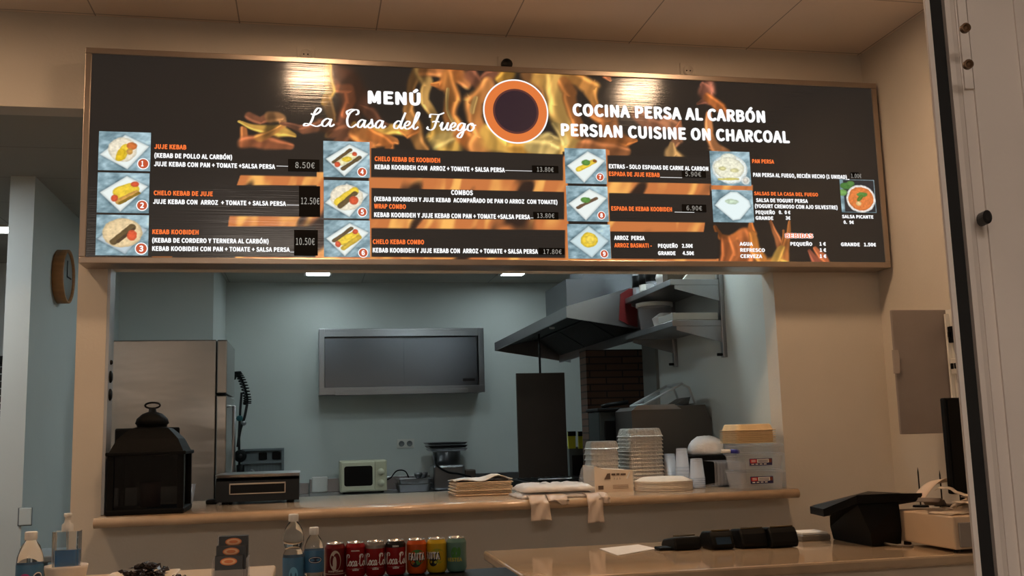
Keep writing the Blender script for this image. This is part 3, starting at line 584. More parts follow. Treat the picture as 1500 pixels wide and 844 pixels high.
# low bench visible behind the bottle
p = at(60, 812, y=1.0)
t = thing('low_shelf', 'grey low shelf in the passage behind the small water bottle', 'shelf', (-.3, 1.1, 0))
MB().box((-.40, .9, p.z-.03), (-.08, 1.3, p.z), mat('shelf_grey', (128, 136, 138), .5, noise=.04), .006).build('shelf_board', t)
for x in (-.38, -.1): MB().box((x-.015, .92, 0), (x+.015, 1.28, p.z-.03), MATS['shelf_grey'], .003).build('side_panel', t)
MB().box((-.075, .75, 0), (-.055, 1.1, at(110, 520, y=.9).z), mat('shadow_grey', (66, 70, 72), .5, noise=.05)).build('shadow_strip')  # upright dark box standing in for the shadow beside the column
tag(bpy.data.objects['shadow_strip'], 'dark grey strip in place of the shadow behind the slim column', 'screen')

# ------------------------------------------------------------------ KITCHEN
# fridge (seen from its side, doors to the right)
t = thing('refrigerator', 'tall stainless steel fridge seen side-on behind the black lantern', 'refrigerator', (-.1, 2.8, 0))
f = MB(); f.box((-.42, 2.55, .12), (.318, 3.25, 2.05), M_fridge, .006); f.build('body', t)
MB().box((.322, 2.555, 1.70), (.388, 3.245, 2.05), M_fridge, .008).build('door', t)
MB().box((.322, 2.555, .14), (.388, 3.245, 1.688), M_fridge, .008).build('door', t)
h = MB(); h.tube([(.388, 2.62, 1.62), (.43, 2.62, 1.62), (.43, 2.62, 1.15), (.388, 2.62, 1.15)], .012, M_steel); h.build('handle', t)
for x in (-.36, .26):
    for y in (2.62, 3.18): MB().lathe([(0, 0), (.025, 0), (.02, .12), (0, .12)], (x, y, 0), M_black, 14).build('foot', t)
M_sdoor = mat('steel_door', (118, 120, 126), .26, 1., noise=.03, scale=3, bump=.1, bscale=1.5)
# wall cabinet with sliding doors
t = thing('wall_cabinet', 'stainless steel wall cabinet with two sliding doors on kitchen back wall', 'cabinet', (1.76, 5.0, 1.78))
x0, x1, z0, z1 = 1.0, 2.49, 1.775, 2.36; Yf, Yb = 4.86, 5.2
c = MB(); c.box((x0, Yf, z1-.02), (x1, Yb, z1), M_steel, .002); c.box((x0, Yf, z0), (x1, Yb, z0+.02), M_steel, .002); c.box((x0, Yf, z0+.02), (x0+.02, Yb, z1-.02), M_steel); c.box((x1-.02, Yf, z0+.02), (x1, Yb, z1-.02), M_steel); c.box((x0+.02, Yb-.012, z0+.02), (x1-.02, Yb-.002, z1-.02), M_steel)
c.box((x0+.02, Yf, z1-.07), (x1-.02, Yf+.012, z1-.02), M_steel); c.box((x0+.0, Yf-.012, z0-.005), (x1, Yf+.01, z0+.06), M_steel, .003)
c.box((x0, Yf-.008, z0), (x0+.05, Yf+.01, z1), M_steel, .003); c.box((x1-.05, Yf-.008, z0), (x1, Yf+.01, z1), M_steel, .003)
c.build('carcass', t)
MB().box((x0+.05, Yf+.05, z0+.05), (1.76, Yf+.064, z1-.055), M_sdoor, .002).build('sliding_door', t)
d = MB().box((1.735, Yf+.068, z0+.05), (x1-.05, Yf+.082, z1-.055), M_sdoor, .002).build('sliding_door', t)
MB().box((x1-.19, Yf+.0665, z0+.1), (x1-.08, Yf+.0685, z0+.125), M_dsteel).build('maker_plate', d)
MB().box((x0+.14, Yf-.022, z0-.012), (x1-.16, Yf-.013, z0+.03), M_steel, .004).build('bottom_rail', t)
# work counter along the back
t = thing('work_table', 'long stainless work counter along the kitchen back wall', 'work table', (1.9, 4.85, 0))
w_ = MB(); w_.box((.92, 4.5, .87), (3.3, 5.18, .91), M_steel, .005); w_.box((.92, 5.16, .91), (3.3, 5.195, 1.03), M_steel, .004); w_.build('worktop', t)
MB().box((.95, 4.55, .15), (3.27, 5.1, .19), M_steel, .003).build('undershelf', t)
for x in (.97, 3.25):
    for y in (4.56, 5.1): MB().box((x-.02, y-.02, 0), (x+.02, y+.02, .87), M_steel, .003).build('leg', t)
tag(MB().box((.94, 5.12, .912), (1.08, 5.155, 1.05), M_white, .01).build('splash_tray'), 'small white metal tray leaning left of the cream microwave', 'tray')
# microwave
t = thing('microwave', 'cream microwave oven with dark window and two dials', 'microwave', (1.39, 4.9, .91))
ym = 4.72; a = at(498, 676, y=ym); b_ = at(567, 712, y=ym); x0, x1, z1 = a.x, b_.x, a.z; z0 = .925
MB().box((x0, ym, z0), (x1, ym+.33, z1), M_cyanw, .008).build('body', t)
dr = MB().box((x0+.01, ym-.014, z0+.01), (x0+(x1-x0)*.73, ym-.001, z1-.01), M_cyanw, .006).build('door', t)
wn = MB(); wn.loft([[(p[0], ym-.0155, p[1]) for p in [(q[0], q[1]) for q in rrect(x0+.035, x0+(x1-x0)*.69, z0+.05, z1-.045, 0, .02)]], [(p[0], ym-.0145, p[1]) for p in rrect(x0+.035, x0+(x1-x0)*.69, z0+.05, z1-.045, 0, .02)]], M_blackg); wn.build('window', dr)
pn = MB().box((x0+(x1-x0)*.745, ym-.012, z0+.01), (x1-.008, ym-.001, z1-.01), mat('cream_panel', (196, 192, 162), .4), .004).build('control_panel', t)
for dz in (.17, .075): MB().lathe([(0, -.03), (.02, -.03), (.024, -.012), (.03, -.012), (.03, -.005), (0, -.005)], (x0+(x1-x0)*.87, ym-.007, z0+dz-.005), M_cyanw, 24, 'y').build('dial', pn)
for x in (x0+.04, x1-.04):
    for y in (ym+.04, ym+.29): MB().lathe([(0, .91), (.015, .91), (.015, .926), (0, .926)], (x, y, 0), M_black, 12).build('foot', t)
pc = [(x1+.002, 5.05, 1.0), (x1+.06, 5.08, 1.02), (x1+.12, 5.1, 1.08), (x1+.2, 5.12, 1.07), (x1+.24, 5.13, .98)]
MB().tube([tuple(p) for p in crom(pc, 6)], .006, M_black).build('power_cord', t)
# double wall socket
p = at(594, 650, y=5.19); t = thing('double_socket', 'white double wall socket below the steel wall cabinet', 'power socket', (p.x, 5.195, p.z))
MB().box((p.x-.08, 5.186, p.z-.042), (p.x+.08, 5.2, p.z+.042), M_white, .004).build('cover_plate', t)
for s in (-.037, .037): 
    b = MB(); b.lathe([(0, -.004), (.02, -.004), (.022, -.01), (.026, -.01), (.026, 0)], (p.x+s, 5.187, p.z), mat('socket_grey', (120, 122, 122), .5), 20, 'y'); b.build('outlet', t)
# hotel pans
for k, lb in enumerate(('lowest steel gastronorm pan right of the microwave', 'upper steel gastronorm pan right of the microwave')):
    z = .912+k*.045; b = MB(); x0, x1, y0, y1 = 1.66+k*.012, 1.96, 4.62, 4.88
    b.loft([rrect(x0+.02, x1-.02, y0+.02, y1-.02, z, .02), rrect(x0+.006, x1-.006, y0+.006, y1-.006, z+.06, .025), rrect(x0-.01, x1+.01, y0-.01, y1+.01, z+.062, .03), rrect(x0-.01, x1+.01, y0-.01, y1+.01, z+.066, .03), rrect(x0+.008, x1-.008, y0+.008, y1-.008, z+.066, .025), rrect(x0+.022, x1-.022, y0+.022, y1-.022, z+.004, .02)], M_steel)
    tag(b.build('gastronorm_pan'), lb, 'pan', 'steel pans by the microwave')
for k, (px_, py_) in enumerate(((612, 688), (621, 690))):
    p = at(px_, py_, y=4.78); b = MB(); b.lathe([(0, 1.02), (.02, 1.022), (.035, 1.05), (.037, 1.07), (.03, 1.068), (.02, 1.03), (0, 1.028)], (p.x, 4.75+.05*k, 0), M_steel, 18)
    tag(b.build('sauce_cup'), ('left' if k == 0 else 'right') + ' shiny steel sauce cup in the gastronorm pan', 'cup')
# steel food machine with trays on top
t = thing('food_processor', 'stainless countertop food machine with black cable right of the pans', 'food machine', (2.15, 4.85, .91))
xa = at(634, 690, y=4.75).x; xb = at(680, 690, y=4.75).x
b = MB(); b.box((xa, 4.7, .912), (xb, 5.0, 1.13), M_steel, .02); b.build('body', t)
b = MB(); b.lathe([(0, 1.13), (.12, 1.13), (.125, 1.24), (.13, 1.245), (0, 1.245)], ((xa+xb)/2, 4.86, 0), M_steel, 28); b.build('bowl', t)
b = MB(); b.box((xb, 4.72, .912), (xb+.1, 4.95, 1.08), mat('brown_side', (70, 54, 44), .5, noise=.1), .01); b.build('side_hopper', t)
MB().tube([tuple(p) for p in crom([(xa+.02, 4.69, 1.2), (xa+.03, 4.67, 1.13), (xa+.12, 4.66, 1.07), (xa+.22, 4.66, 1.05), (xb+.05, 4.68, 1.02)], 6)], .009, M_black).build('cable', t)
for k in range(3):
    z = 1.25+k*.028; b = MB(); x0 = xa-.03-k*.012; x1 = xb+.03; b.loft([rrect(x0+.02, x1-.02, 4.7, 5.02, z, .02), rrect(x0, x1, 4.68, 5.04, z+.02, .03), rrect(x0+.008, x1-.008, 4.69, 5.03, z+.022, .03), rrect(x0+.026, x1-.026, 4.71, 5.01, z+.006, .02)], [M_steel, M_dsteel, M_steel][k])
    tag(b.build('baking_tray'), ('lowest', 'middle dark', 'topmost')[k] + ' steel tray piled on the food machine', 'tray', 'trays on the food machine')
# sink corner: pre-rinse tap, dish rack, sink unit
t = thing('sink_unit', 'stainless sink unit in the kitchen corner behind the fridge', 'sink', (.5, 4.85, 0))
b = MB(); b.box((.18, 4.5, .8), (.915, 5.18, .9), M_steel, .006); b.box((.18, 5.16, .9), (.915, 5.195, 1.0), M_steel, .004); b.build('basin_top', t)
MB().box((.2, 4.55, 0), (.9, 5.1, .8), M_steel, .004).build('cabinet_body', t)
t = thing('pre_rinse_tap', 'tall pre-rinse spray tap with coiled hose beside the fridge', 'tap', (.32, 5.05, .9))
yy = 5.02
pts = [at(*q, y=yy) for q in ((351, 735), (350, 640), (352, 600), (354, 575))]
MB().tube([(pts[0].x, yy, .902)]+pts[1:], .011, M_dsteel).build('riser', t)
arc = crom([tuple(at(*q, y=yy)) for q in ((347, 545), (352, 552), (358, 566), (362, 582), (362, 592))], 8)
MB().tube([tuple(p) for p in arc], .01, M_black).build('hose', t)
hx = []
for k in range(150):
    s = k/149*(len(arc)-1); i = min(int(s), len(arc)-2); p = arc[i]*(1-(s-i))+arc[i+1]*(s-i); a = k*.62
    hx.append((p[0]+.032*math.cos(a), p[1]+.03*math.sin(a), p[2]+.004*math.sin(a)))
MB().tube(hx, .006, M_black, 6).build('spring', t)
MB().tube([tuple(p) for p in crom([tuple(at(*q, y=yy)) for q in ((362, 592), (358, 612), (352, 630), (348, 655))], 6)], [.012]*19, M_dsteel).build('spray_arm', t)
b = MB(); p = at(342, 552, y=yy); b.lathe([(0, -.03), (.02, -.025), (.026, 0), (.02, .03), (0, .035)], p, M_black, 16); b.build('spray_head', t)
b = MB(); 
for q, r in (((357, 620), .024), ((351, 613), .03)): b.lathe([(0, -r), (r*.8, -r*.6), (r, 0), (r*.8, r*.6), (0, r)], at(*q, y=yy), M_steel if r < .03 else mat('teal_valve', (30, 90, 96), .4), 14)
b.build('valve', t)
b = MB(); p = at(352, 668, y=yy-.06); b.lathe([(.02, -.015), (.05, -.015), (.055, 0), (.05, .015), (.02, .015)], p, M_black, 20, 'y'); b.lathe([(0, -.01), (.03, -.01), (.03, .01), (0, .01)], p, M_dsteel, 16, 'y'); p = at(352, 690, y=yy-.06); b.lathe([(0, -.06), (.03, -.05), (.035, .05), (0, .06)], p, M_black, 16); b.build('handwheel', t)
p = at(354, 658, y=5.12); q = at(416, 700, y=5.12)
t = thing('dish_rack', 'grey plastic dish rack standing on edge by the tap', 'dish rack', ((p.x+q.x)/2, 5.12, .9)); gm = mat('grey_crate', (112, 120, 122), .5, noise=.05)
b = MB(); zt = p.z; zb = .905; xw = q.x-p.x
b.box((p.x, 5.135, zb), (q.x, 5.15, zt), gm); b.box((p.x, 5.09, zt-.02), (q.x, 5.135, zt), gm, .004); b.box((q.x-.02, 5.09, zb), (q.x, 5.135, zt-.02), gm); b.box((p.x, 5.09, zb), (p.x+.02, 5.135, zt-.02), gm); b.box((p.x+.02, 5.09, zb), (q.x-.02, 5.135, zb+.02), gm)
b.box((p.x+.02, 5.09, zt-.13), (q.x-.02, 5.105, zt-.11), gm)
for k in range(12): xx = p.x+.03+k*(xw-.06)/11; b.box((xx-.003, 5.12, zb+.02), (xx+.003, 5.134, zt-.13), gm)
b.build('crate', t)
for x in (.5, .82): MB().box((p.x+xw*(x-.1), 5.11, zt-.1), (p.x+xw*(x+.1), 5.133, zt-.035), M_blackg, .006).build('pocket', t)
for k, px_ in enumerate((338, 366)):
    p = at(px_, 690, y=4.8); b = MB(); b.tube([(p.x, 4.8, .9), (p.x, 4.8, 1.1), (p.x+.015, 4.78, 1.14), (p.x+.035, 4.76, 1.13)], .011, M_steel); b.lathe([(0, .9), (.03, .9), (.026, .93), (0, .93)], (p.x, 4.8, 0), M_steel, 16)
    tag(b.build('swan_neck_tap'), ('left' if k == 0 else 'right')+' small chrome tap by the dish rack', 'tap')

# extractor hood
t = thing('extractor_hood', 'large stainless extractor hood with dark filters over the grill', 'extractor hood', (2.75, 2.7, 1.95))
y0, y1 = 1.55, 3.925; HX, HZ = 2.417, 2.069; sec = lambda x: (HZ-.165*(x-HX), HZ+.06+.28*(x-HX))
b = MB(); xe = 3.06
for yy0, yy1 in ((y0, y0+.012), (y1-.012, y1)): b.prism([(HX, sec(HX)[0]), (HX, sec(HX)[1]), (xe, sec(xe)[1]), (xe, sec(xe)[0])], 'y', yy0, yy1, M_steel)
b.box((HX, y0+.012, sec(HX)[0]), (HX+.012, y1-.012, sec(HX)[1]), M_steel)
b.prism([(HX, sec(HX)[1]), (HX, sec(HX)[1]+.006), (xe, sec(xe)[1]+.006), (xe, sec(xe)[1])], 'y', y0, y1, M_steel)
b.box((xe-.1, y0+.012, sec(xe)[0]), (xe-.085, y1-.012, sec(xe)[0]+.06), M_steel)
b.build('canopy', t)
M_cav = mat('dark_hood_steel', (18, 17, 16), .6, .3, noise=.2, scale=6)  # very dark mottled steel for the inside of the hood
b = MB(); b.prism([(HX+.014, HZ+.02), (HX+.014, HZ+.03), (2.76, 2.17), (2.76, 2.15)], 'y', y0+.015, y1-.015, M_cav); b.build('baffle_plate', t)
for k in range(3):
    ya = y0+.03+k*.77; yb = ya+.74; g = MB()
    for j in range(24):
        yy = ya+j*(yb-ya)/24; g.prism([(2.75, 2.146), (2.75, 2.154), (3.03, 1.985), (3.03, 1.977)], 'y', yy, yy+.012, mat('filter_steel', (60, 58, 56), .45, .6))
    g.box((2.74, ya, 2.138), (2.77, yb, 2.154), M_cav); g.build('grease_filter', t)
b = MB(); b.prism([(2.75, 2.165), (2.75, 2.175), (3.04, 2.01), (3.04, 1.99)], 'y', y0+.015, y1-.015, M_cav); b.build('filter_back', t)
b = MB(); b.lathe([(0, 0), (.018, 0), (.02, .012), (0, .012)], (2.50, 2.26, 2.075), M_white, 18); b.build('drain_cap', t)
pl = at(829, 409, y=1.75); pf = at(799, 433, x=pl.x)
b = MB(); b.prism([(pl.x, sec(pl.x)[1]+.004), (3.06, sec(3.06)[1]+.004), (3.06, pl.z), (pl.x, pl.z)], 'y', 1.75, pf.y, M_sdoor); b.prism([(pl.x+.12, pl.z), (3.06, pl.z), (3.06, ZK), (pl.x+.22, ZK)], 'y', 1.8, pf.y-.15, M_sdoor); b.build('plenum_duct', t)
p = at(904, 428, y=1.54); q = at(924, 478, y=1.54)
MB().prism([(p.x+.02, p.z-.012), (p.x+.075, p.z+.022), (p.x+.12, p.z+.02), (p.x+.12, q.z-.006), (p.x+.06, q.z+.01), (p.x+.005, q.z+.04)], 'y', 1.538, 1.549, mat('reflection_red', (92, 20, 20), .35, noise=.06)).build('red_reflection', t)  # thin red plate stands in for a red reflection in the steel
# hanging dark steel panel with rod
t = thing('heat_shield', 'tall dark steel shield panel on a rod below the hood', 'heat shield', (2.45, 2.55, .9)); yp = 2.75
p = at(756, 547, y=yp); q = at(827, 547, y=yp)
MB().box((p.x, yp, .92), (q.x, yp+.02, p.z), mat('dark_shield', (74, 66, 60), .45, .25, noise=.15, scale=2), .003).build('panel', t)
pr_ = at(791, 540, y=yp+.01).x; MB().tube([(pr_, yp+.01, p.z-.01), (pr_, yp+.01, 2.09)], .008, M_dsteel).build('rod', t)
# brick chimney
M_brick = brick_mat()
b = MB(); b.box((at(861, 600, y=2.3).x, 2.3, 0), (at(947, 600, y=2.3).x, 2.46, 1.935), M_brick); tag(b.build('brick_chimney', origin=(0, 0, 0)), 'dark brick grill chimney standing under the extractor hood', 'brick chimney')
b = MB(); b.box((3.21, 2.06, 0), (4.4, 2.2, ZK), M_kwall); struct(b.build('wall_kitchen_return', origin=(0, 0, 0)))
# charcoal grill under the hood
t = thing('charcoal_grill', 'black charcoal grill bench in front of the brick chimney', 'grill', (2.5, 2.1, 0))
MB().box((2.2, 1.60, .12), (2.9, 2.25, .98), M_dsteel, .01).build('body', t)
g = MB(); g.box((2.18, 1.58, .98), (2.92, 1.62, 1.1), M_black); g.box((2.18, 2.22, .98), (2.92, 2.255, 1.1), M_black); g.box((2.18, 1.62, .98), (2.22, 2.22, 1.1), M_black); g.box((2.88, 1.62, .98), (2.92, 2.22, 1.1), M_black); g.build('trough', t)
g = MB()
for k in range(15): g.box((2.23+k*.045, 1.61, 1.1), (2.238+k*.045, 2.23, 1.108), M_dsteel)
g.build('grate', t)
for x in (2.25, 2.85):
    for y in (1.65, 2.2): MB().box((x-.02, y-.02, 0), (x+.02, y+.02, .12), M_black).build('leg', t)
sk = MB(); sk.tube([(2.24, 1.67, 1.1145), (2.75, 1.75, 1.1145)], .006, M_steel); sk.box((2.7, 1.735, 1.109), (2.86, 1.78, 1.121), M_steel, .003)
tag(sk.build('skewer_tongs'), 'long steel grill tongs lying across the black grill', 'tongs')
# steel drum with yellow notes, behind
p = at(834, 655, y=2.9); q = at(858, 700, y=2.9)
t = thing('gas_cabinet', 'narrow grey cabinet left of the brick chimney', 'cabinet', ((p.x+q.x)/2, 2.85, 0))
MB().box((p.x, 2.92, 0), (q.x+.01, 3.2, p.z), mat('cabinet_grey', (86, 90, 88), .5, noise=.06), .006).build('body', t)
MB().box((p.x+.02, 2.912, .1), (q.x-.01, 2.92, p.z-.06), M_dsteel, .003).build('door', t)
for k, (a0, a1) in enumerate(((831, 843), (846, 859))):
    p = at(a0, 633, y=2.905); q = at(a1, 657, y=2.905); b = MB(); b.loft([[(p.x, 2.905, p.z), (q.x, 2.905, p.z), (q.x, 2.905, q.z), (p.x, 2.905, q.z)], [(p.x, 2.89, p.z), (q.x, 2.89, p.z), (q.x-.003, 2.884, q.z), (p.x+.003, 2.884, q.z)]], mat('yellow_packet', (196, 190, 40), .45, noise=.08))
    b.box((p.x, 2.88, p.z-.03), (q.x, 2.904, p.z+.004), M_black)
    tag(b.build('yellow_packet'), ('left' if k == 0 else 'right')+' of two yellow packets hanging left of the bricks', 'packet', 'yellow packets by the chimney')
# big steel cooking machine near the opening
t = thing('kebab_oven', 'wide dark stainless oven cabinet behind the foil trays', 'oven', (2.8, 1.1, 0)); ya = .98
p = at(925, 602, y=ya); q = at(1073, 612, y=ya); r_ = at(1064, 592, y=ya); s_ = at(933, 594, y=ya+.02)
M_oven = mat('oven_steel', (104, 98, 94), .4, .75, noise=.06, scale=3)
xr_ = min(q.x, 3.062)
sec_ = [(p.x, .15), (xr_, .15), (xr_, q.z), (xr_-.03, r_.z), (p.x+.03, p.z+.02), (p.x, p.z)]
b = MB(); b.prism(sec_, 'y', ya, ya+.3, M_oven); b.build('body', t)
b = MB(); b.prism([(p.x+.002, p.z+.004), (p.x+.034, p.z+.028), (p.x+.24, p.z+.03), (p.x+.28, p.z+.004)], 'y', ya-.012, ya-.001, M_steel); b.build('top_flap', t)
for x in (p.x+.05, xr_-.05):
    for y in (ya+.05, ya+.25): MB().lathe([(0, 0), (.025, 0), (.02, .15), (0, .15)], (x, y, 0), M_black, 12).build('foot', t)
# clear tilted lid on the machine
t = thing('bread_cover', 'clear plastic cover tilted on top of the dark oven', 'lid', (2.75, 1.1, 1.5))
A = at(938, 597, y=1.08); B = at(993, 563, y=1.08); C = at(1003, 568, y=1.08); D = at(1014, 596, y=1.08); zt = r_.z+.006
b = MB(); F0 = [(A.x, max(A.z, zt)), (B.x, B.z), (C.x, C.z), (D.x-.005, max(D.z, zt))]
b.loft([[(x, 1.02, z) for x, z in F0], [(x, 1.25, z) for x, z in F0]], mat('cover_plastic', (190, 200, 204), .1, alpha=.22, noise=.02), True, True); b.build('shell', t)
e = MB()
for yy in (1.02, 1.25):
    e.tube([(F0[k][0], yy, F0[k][1]) for k in range(4)], .007, mat('lid_edge', (176, 182, 184), .3, noise=.03), 6)
for k in (0, 1, 3): e.tube([(F0[k][0], 1.02, F0[k][1]), (F0[k][0], 1.25, F0[k][1])], .007, MATS['lid_edge'], 6)
e.build('rim', t)
b = MB(); b.prism([(p_.x+.0, zt) for p_ in (at(985, 596, y=1.1),)] + [(at(1000, 580, y=1.1).x, zt+.035), (at(1010, 580, y=1.1).x-.01, zt+.04), (at(1010, 596, y=1.1).x-.02, zt)], 'y', 1.06, 1.2, M_black); b.build('dough_block')
tag(bpy.data.objects['dough_block'], 'dark block lying under the tilted clear cover', 'block')
# dark green-grey unit left of the oven
p = at(877, 598, y=1.32); q = at(926, 598, y=1.32)
t = thing('skewer_rotisserie', 'dark grey machine between the bricks and the wide oven', 'machine', ((p.x+q.x)/2, 1.42, 0))
MB().box((p.x, 1.32, .15), (q.x, 1.55, p.z-.02), mat('dark_green_grey', (46, 52, 52), .45, .4, noise=.08), .01).build('body', t)
b = MB(); b.box((p.x+.03, 1.308, 1.2), (q.x-.07, 1.32, p.z-.07), M_blackg, .004); b.build('front_window', t)
b = MB(); b.box((p.x-.01, 1.31, p.z-.02), (q.x+.004, 1.56, p.z), M_black, .006); b.tube([(p.x+.02, 1.33, p.z+.006), (p.x+.07, 1.33, p.z+.018), (q.x-.02, 1.33, p.z+.03)], .012, M_black); b.build('top_grate', t)
for x in (p.x+.03, q.x-.03): MB().box((x-.02, 1.34, 0), (x+.02, 1.53, .15), M_black).build('leg', t)

# wall shelf with brackets
t = thing('wall_shelf', 'two-tier steel wall shelf on brackets right of the hood', 'shelf', (3.0, 1.1, 1.76))
for z, ye in ((2.147, 1.52), (1.928, 1.53)):
    b = MB(); b.box((2.776, .742, z-.002), (3.068, ye, z+.03), M_steel, .003); b.build('shelf_board', t)
for y in (.748, 1.475):
    MB().box((3.048, y-.018, 1.76), (3.07, y+.018, 2.6), M_steel, .002).build('upright', t)
    for z in (2.145, 1.926): MB().prism([(2.80, z), (3.05, z), (3.05, z-.085), (2.80, z-.02)], 'y', y-.003, y+.003, M_steel).build('bracket', t)
    MB().lathe([(0, -.03), (.008, -.03), (.008, 0)], (3.05, y, 1.775), M_black, 10, 'x').build('bolt', t)
# things on the shelves
def carton(name, a, b, m, label, cat, bev=.004): return tag(MB().box(a, b, m, bev).build(name), label, cat)
zS = 2.178
for k, (y, m, h, lb) in enumerate(((1.42, M_clear2, .2, 'far'), (1.3, M_white, .22, 'second from far'), (1.18, M_clear2, .2, 'third from far'))):
    t2 = thing('supply_bottle', lb+' white supply bottle on the top steel shelf', 'bottle', (2.85, y, zS), 'bottles on the top shelf')
    b = MB(); b.lathe([(0, 0), (.042, .003), (.044, .02), (.044, h*.7), (.02, h*.85), (.016, h)], (2.84, y, zS), m, 20); b.build('body', t2)
    MB().lathe([(.0445, .05), (.0452, .05), (.0452, .12), (.0445, .12)], (2.84, y, zS), M_black, 20).build('label_band', t2)
    MB().lathe([(0, h+.03), (.018, h+.028), (.018, h-.005), (0, h-.005)], (2.84, y, zS), M_white if k else M_black, 16).build('cap', t2)
b = MB(); b.lathe([(0, 0), (.07, .005), (.08, .05), (.06, .12), (.03, .15), (0, .16)], (2.88, 1.02, zS), M_film, 20, sx=1, sy=1.05); tag(b.build('plastic_bag'), 'white plastic bag slumped on the top steel shelf', 'bag')
carton('supply_box', (2.80, .84, zS), (3.03, .92, zS+.13), mat('brown_box', (96, 82, 66), .7, noise=.08), 'brown box on the near part of the top shelf', 'box')
tag(MB().prism([(2.86, zS), (3.04, zS), (3.04, zS+.14), (2.98, zS+.14)], 'y', .765, .79, M_white).build('white_board'), 'white board leaning at the near end of the top shelf', 'board')
zS2 = 1.96
t2 = thing('white_bucket', 'white plastic bucket with rim on the lower steel shelf', 'bucket', (2.9, 1.3, zS2))
MB().lathe([(0, 0), (.085, 0), (.098, .15), (.094, .15), (.082, .005), (0, .005)], (2.895, 1.34, zS2), M_clear2, 28).build('body', t2)
MB().lathe([(.097, .142), (.108, .142), (.108, .165), (.095, .166)], (2.895, 1.34, zS2), M_white, 28).build('rim', t2)
b = MB(); b.loft([rrect(2.81, 2.93, 1.03, 1.13, zS2, .02), rrect(2.80, 2.94, 1.02, 1.14, zS2+.05, .02), rrect(2.83, 2.90, 1.05, 1.1, zS2+.075, .02)], M_film); tag(b.build('plastic_pouch'), 'crumpled white pouch beside the bucket on lower shelf', 'pouch')
carton('foil_tray_pile', (2.785, .755, zS2), (3.04, .98, zS2+.04), mat('pale_board', (176, 176, 170), .6, noise=.05), 'flat pale box at the near end of the lower shelf', 'box')

# ------------------------------------------------------------------ ON THE LEDGE
# lantern
cx, cy, hw, hz = .262, .24, .135, ZL
t = thing('lantern', 'black metal lantern with ring and glass sides at ledge end', 'lantern', (cx, cy, hz)); bi = M_blackiron
b = MB(); b.box((cx-hw-.015, cy-hw-.015, hz), (cx+hw+.015, cy+hw+.015, hz+.022), bi, .005); b.build('base', t)
for sx in (-1, 1):
    for sy in (-1, 1): MB().box((cx+sx*hw-.012, cy+sy*hw-.012, hz+.022), (cx+sx*hw+.012, cy+sy*hw+.012, hz+.235), bi).build('post', t)
b = MB()
for sx in (-1, 1): b.box((cx+sx*(hw-.003)-.002, cy-hw+.012, hz+.022), (cx+sx*(hw-.003)+.002, cy+hw-.012, hz+.235), M_glass)
for sy in (-1, 1): b.box((cx-hw+.012, cy+sy*(hw-.003)-.002, hz+.022), (cx+hw-.012, cy+sy*(hw-.003)+.002, hz+.235), M_glass)
b.build('glass_pane', t)
b = MB(); b.box((cx-hw-.02, cy-hw-.02, hz+.235), (cx+hw+.02, cy+hw+.02, hz+.25), bi, .004)
lo = []
for k, (s, z) in enumerate(((hw+.008, .25), (hw*.98, .272), (hw*.88, .30), (hw*.70, .325), (.075, .343), (.055, .35))): lo.append([(cx-s, cy-s, hz+z), (cx+s, cy-s, hz+z), (cx+s, cy+s, hz+z), (cx-s, cy+s, hz+z)])
b.loft(lo, bi); b.build('roof', t)
b = MB(); b.lathe([(.058, .345), (.062, .36), (.068, .365), (.062, .385), (.04, .405), (.016, .414), (.014, .43), (0, .432)], (cx, cy, hz), bi, 28); b.build('chimney_cap', t)
MB().tube([(cx+.03*math.cos(a), cy, hz+.44+.012*math.sin(a)) for a in [2*math.pi*k/20 for k in range(20)]], .004, bi, 6, True).build('ring', t)
cn = MB(); cn.lathe([(0, .022), (.04, .022), (.04, .12), (.036, .122), (0, .118)], (cx, cy, hz), mat('dark_red_candle', (84, 26, 26), .6, noise=.06), 24); tag(cn.build('candle'), 'dark red pillar candle inside the black lantern', 'candle')
MB().tube([(cx+hw+.012, cy-.03, hz+.08), (cx+hw+.025, cy-.03, hz+.085), (cx+hw+.025, cy-.03, hz+.06)], .003, bi, 6).build('latch', t)
# dark tablet behind lantern
p = at(168, 628, y=.5); q = at(263, 628, y=.5)
t = thing('tablet_display', 'black framed tablet standing behind the lantern', 'tablet', ((p.x+q.x)/2, .5, ZL))
MB().box((p.x, .5, p.z-.26), (q.x, .52, p.z), M_black, .008).build('frame', t); MB().box((p.x+.015, .497, p.z-.245), (q.x-.015, .5, p.z-.015), M_blackg).build('screen', t)
MB().prism([(.52, ZL), (.62, ZL), (.62, ZL+.01), (.52, p.z-.1)], 'x', (p.x+q.x)/2-.04, (p.x+q.x)/2+.04, M_black).build('stand', t)
# clear cup
p = at(275, 738, z=ZL)
b = MB(); b.lathe([(0, .002), (.024, .0), (.036, .09), (.038, .094), (.034, .09), (.022, .005), (0, .006)], (p.x+.01, .62, ZL), M_clear2, 24); tag(b.build('plastic_cup'), 'clear plastic cup right of the lantern', 'cup')
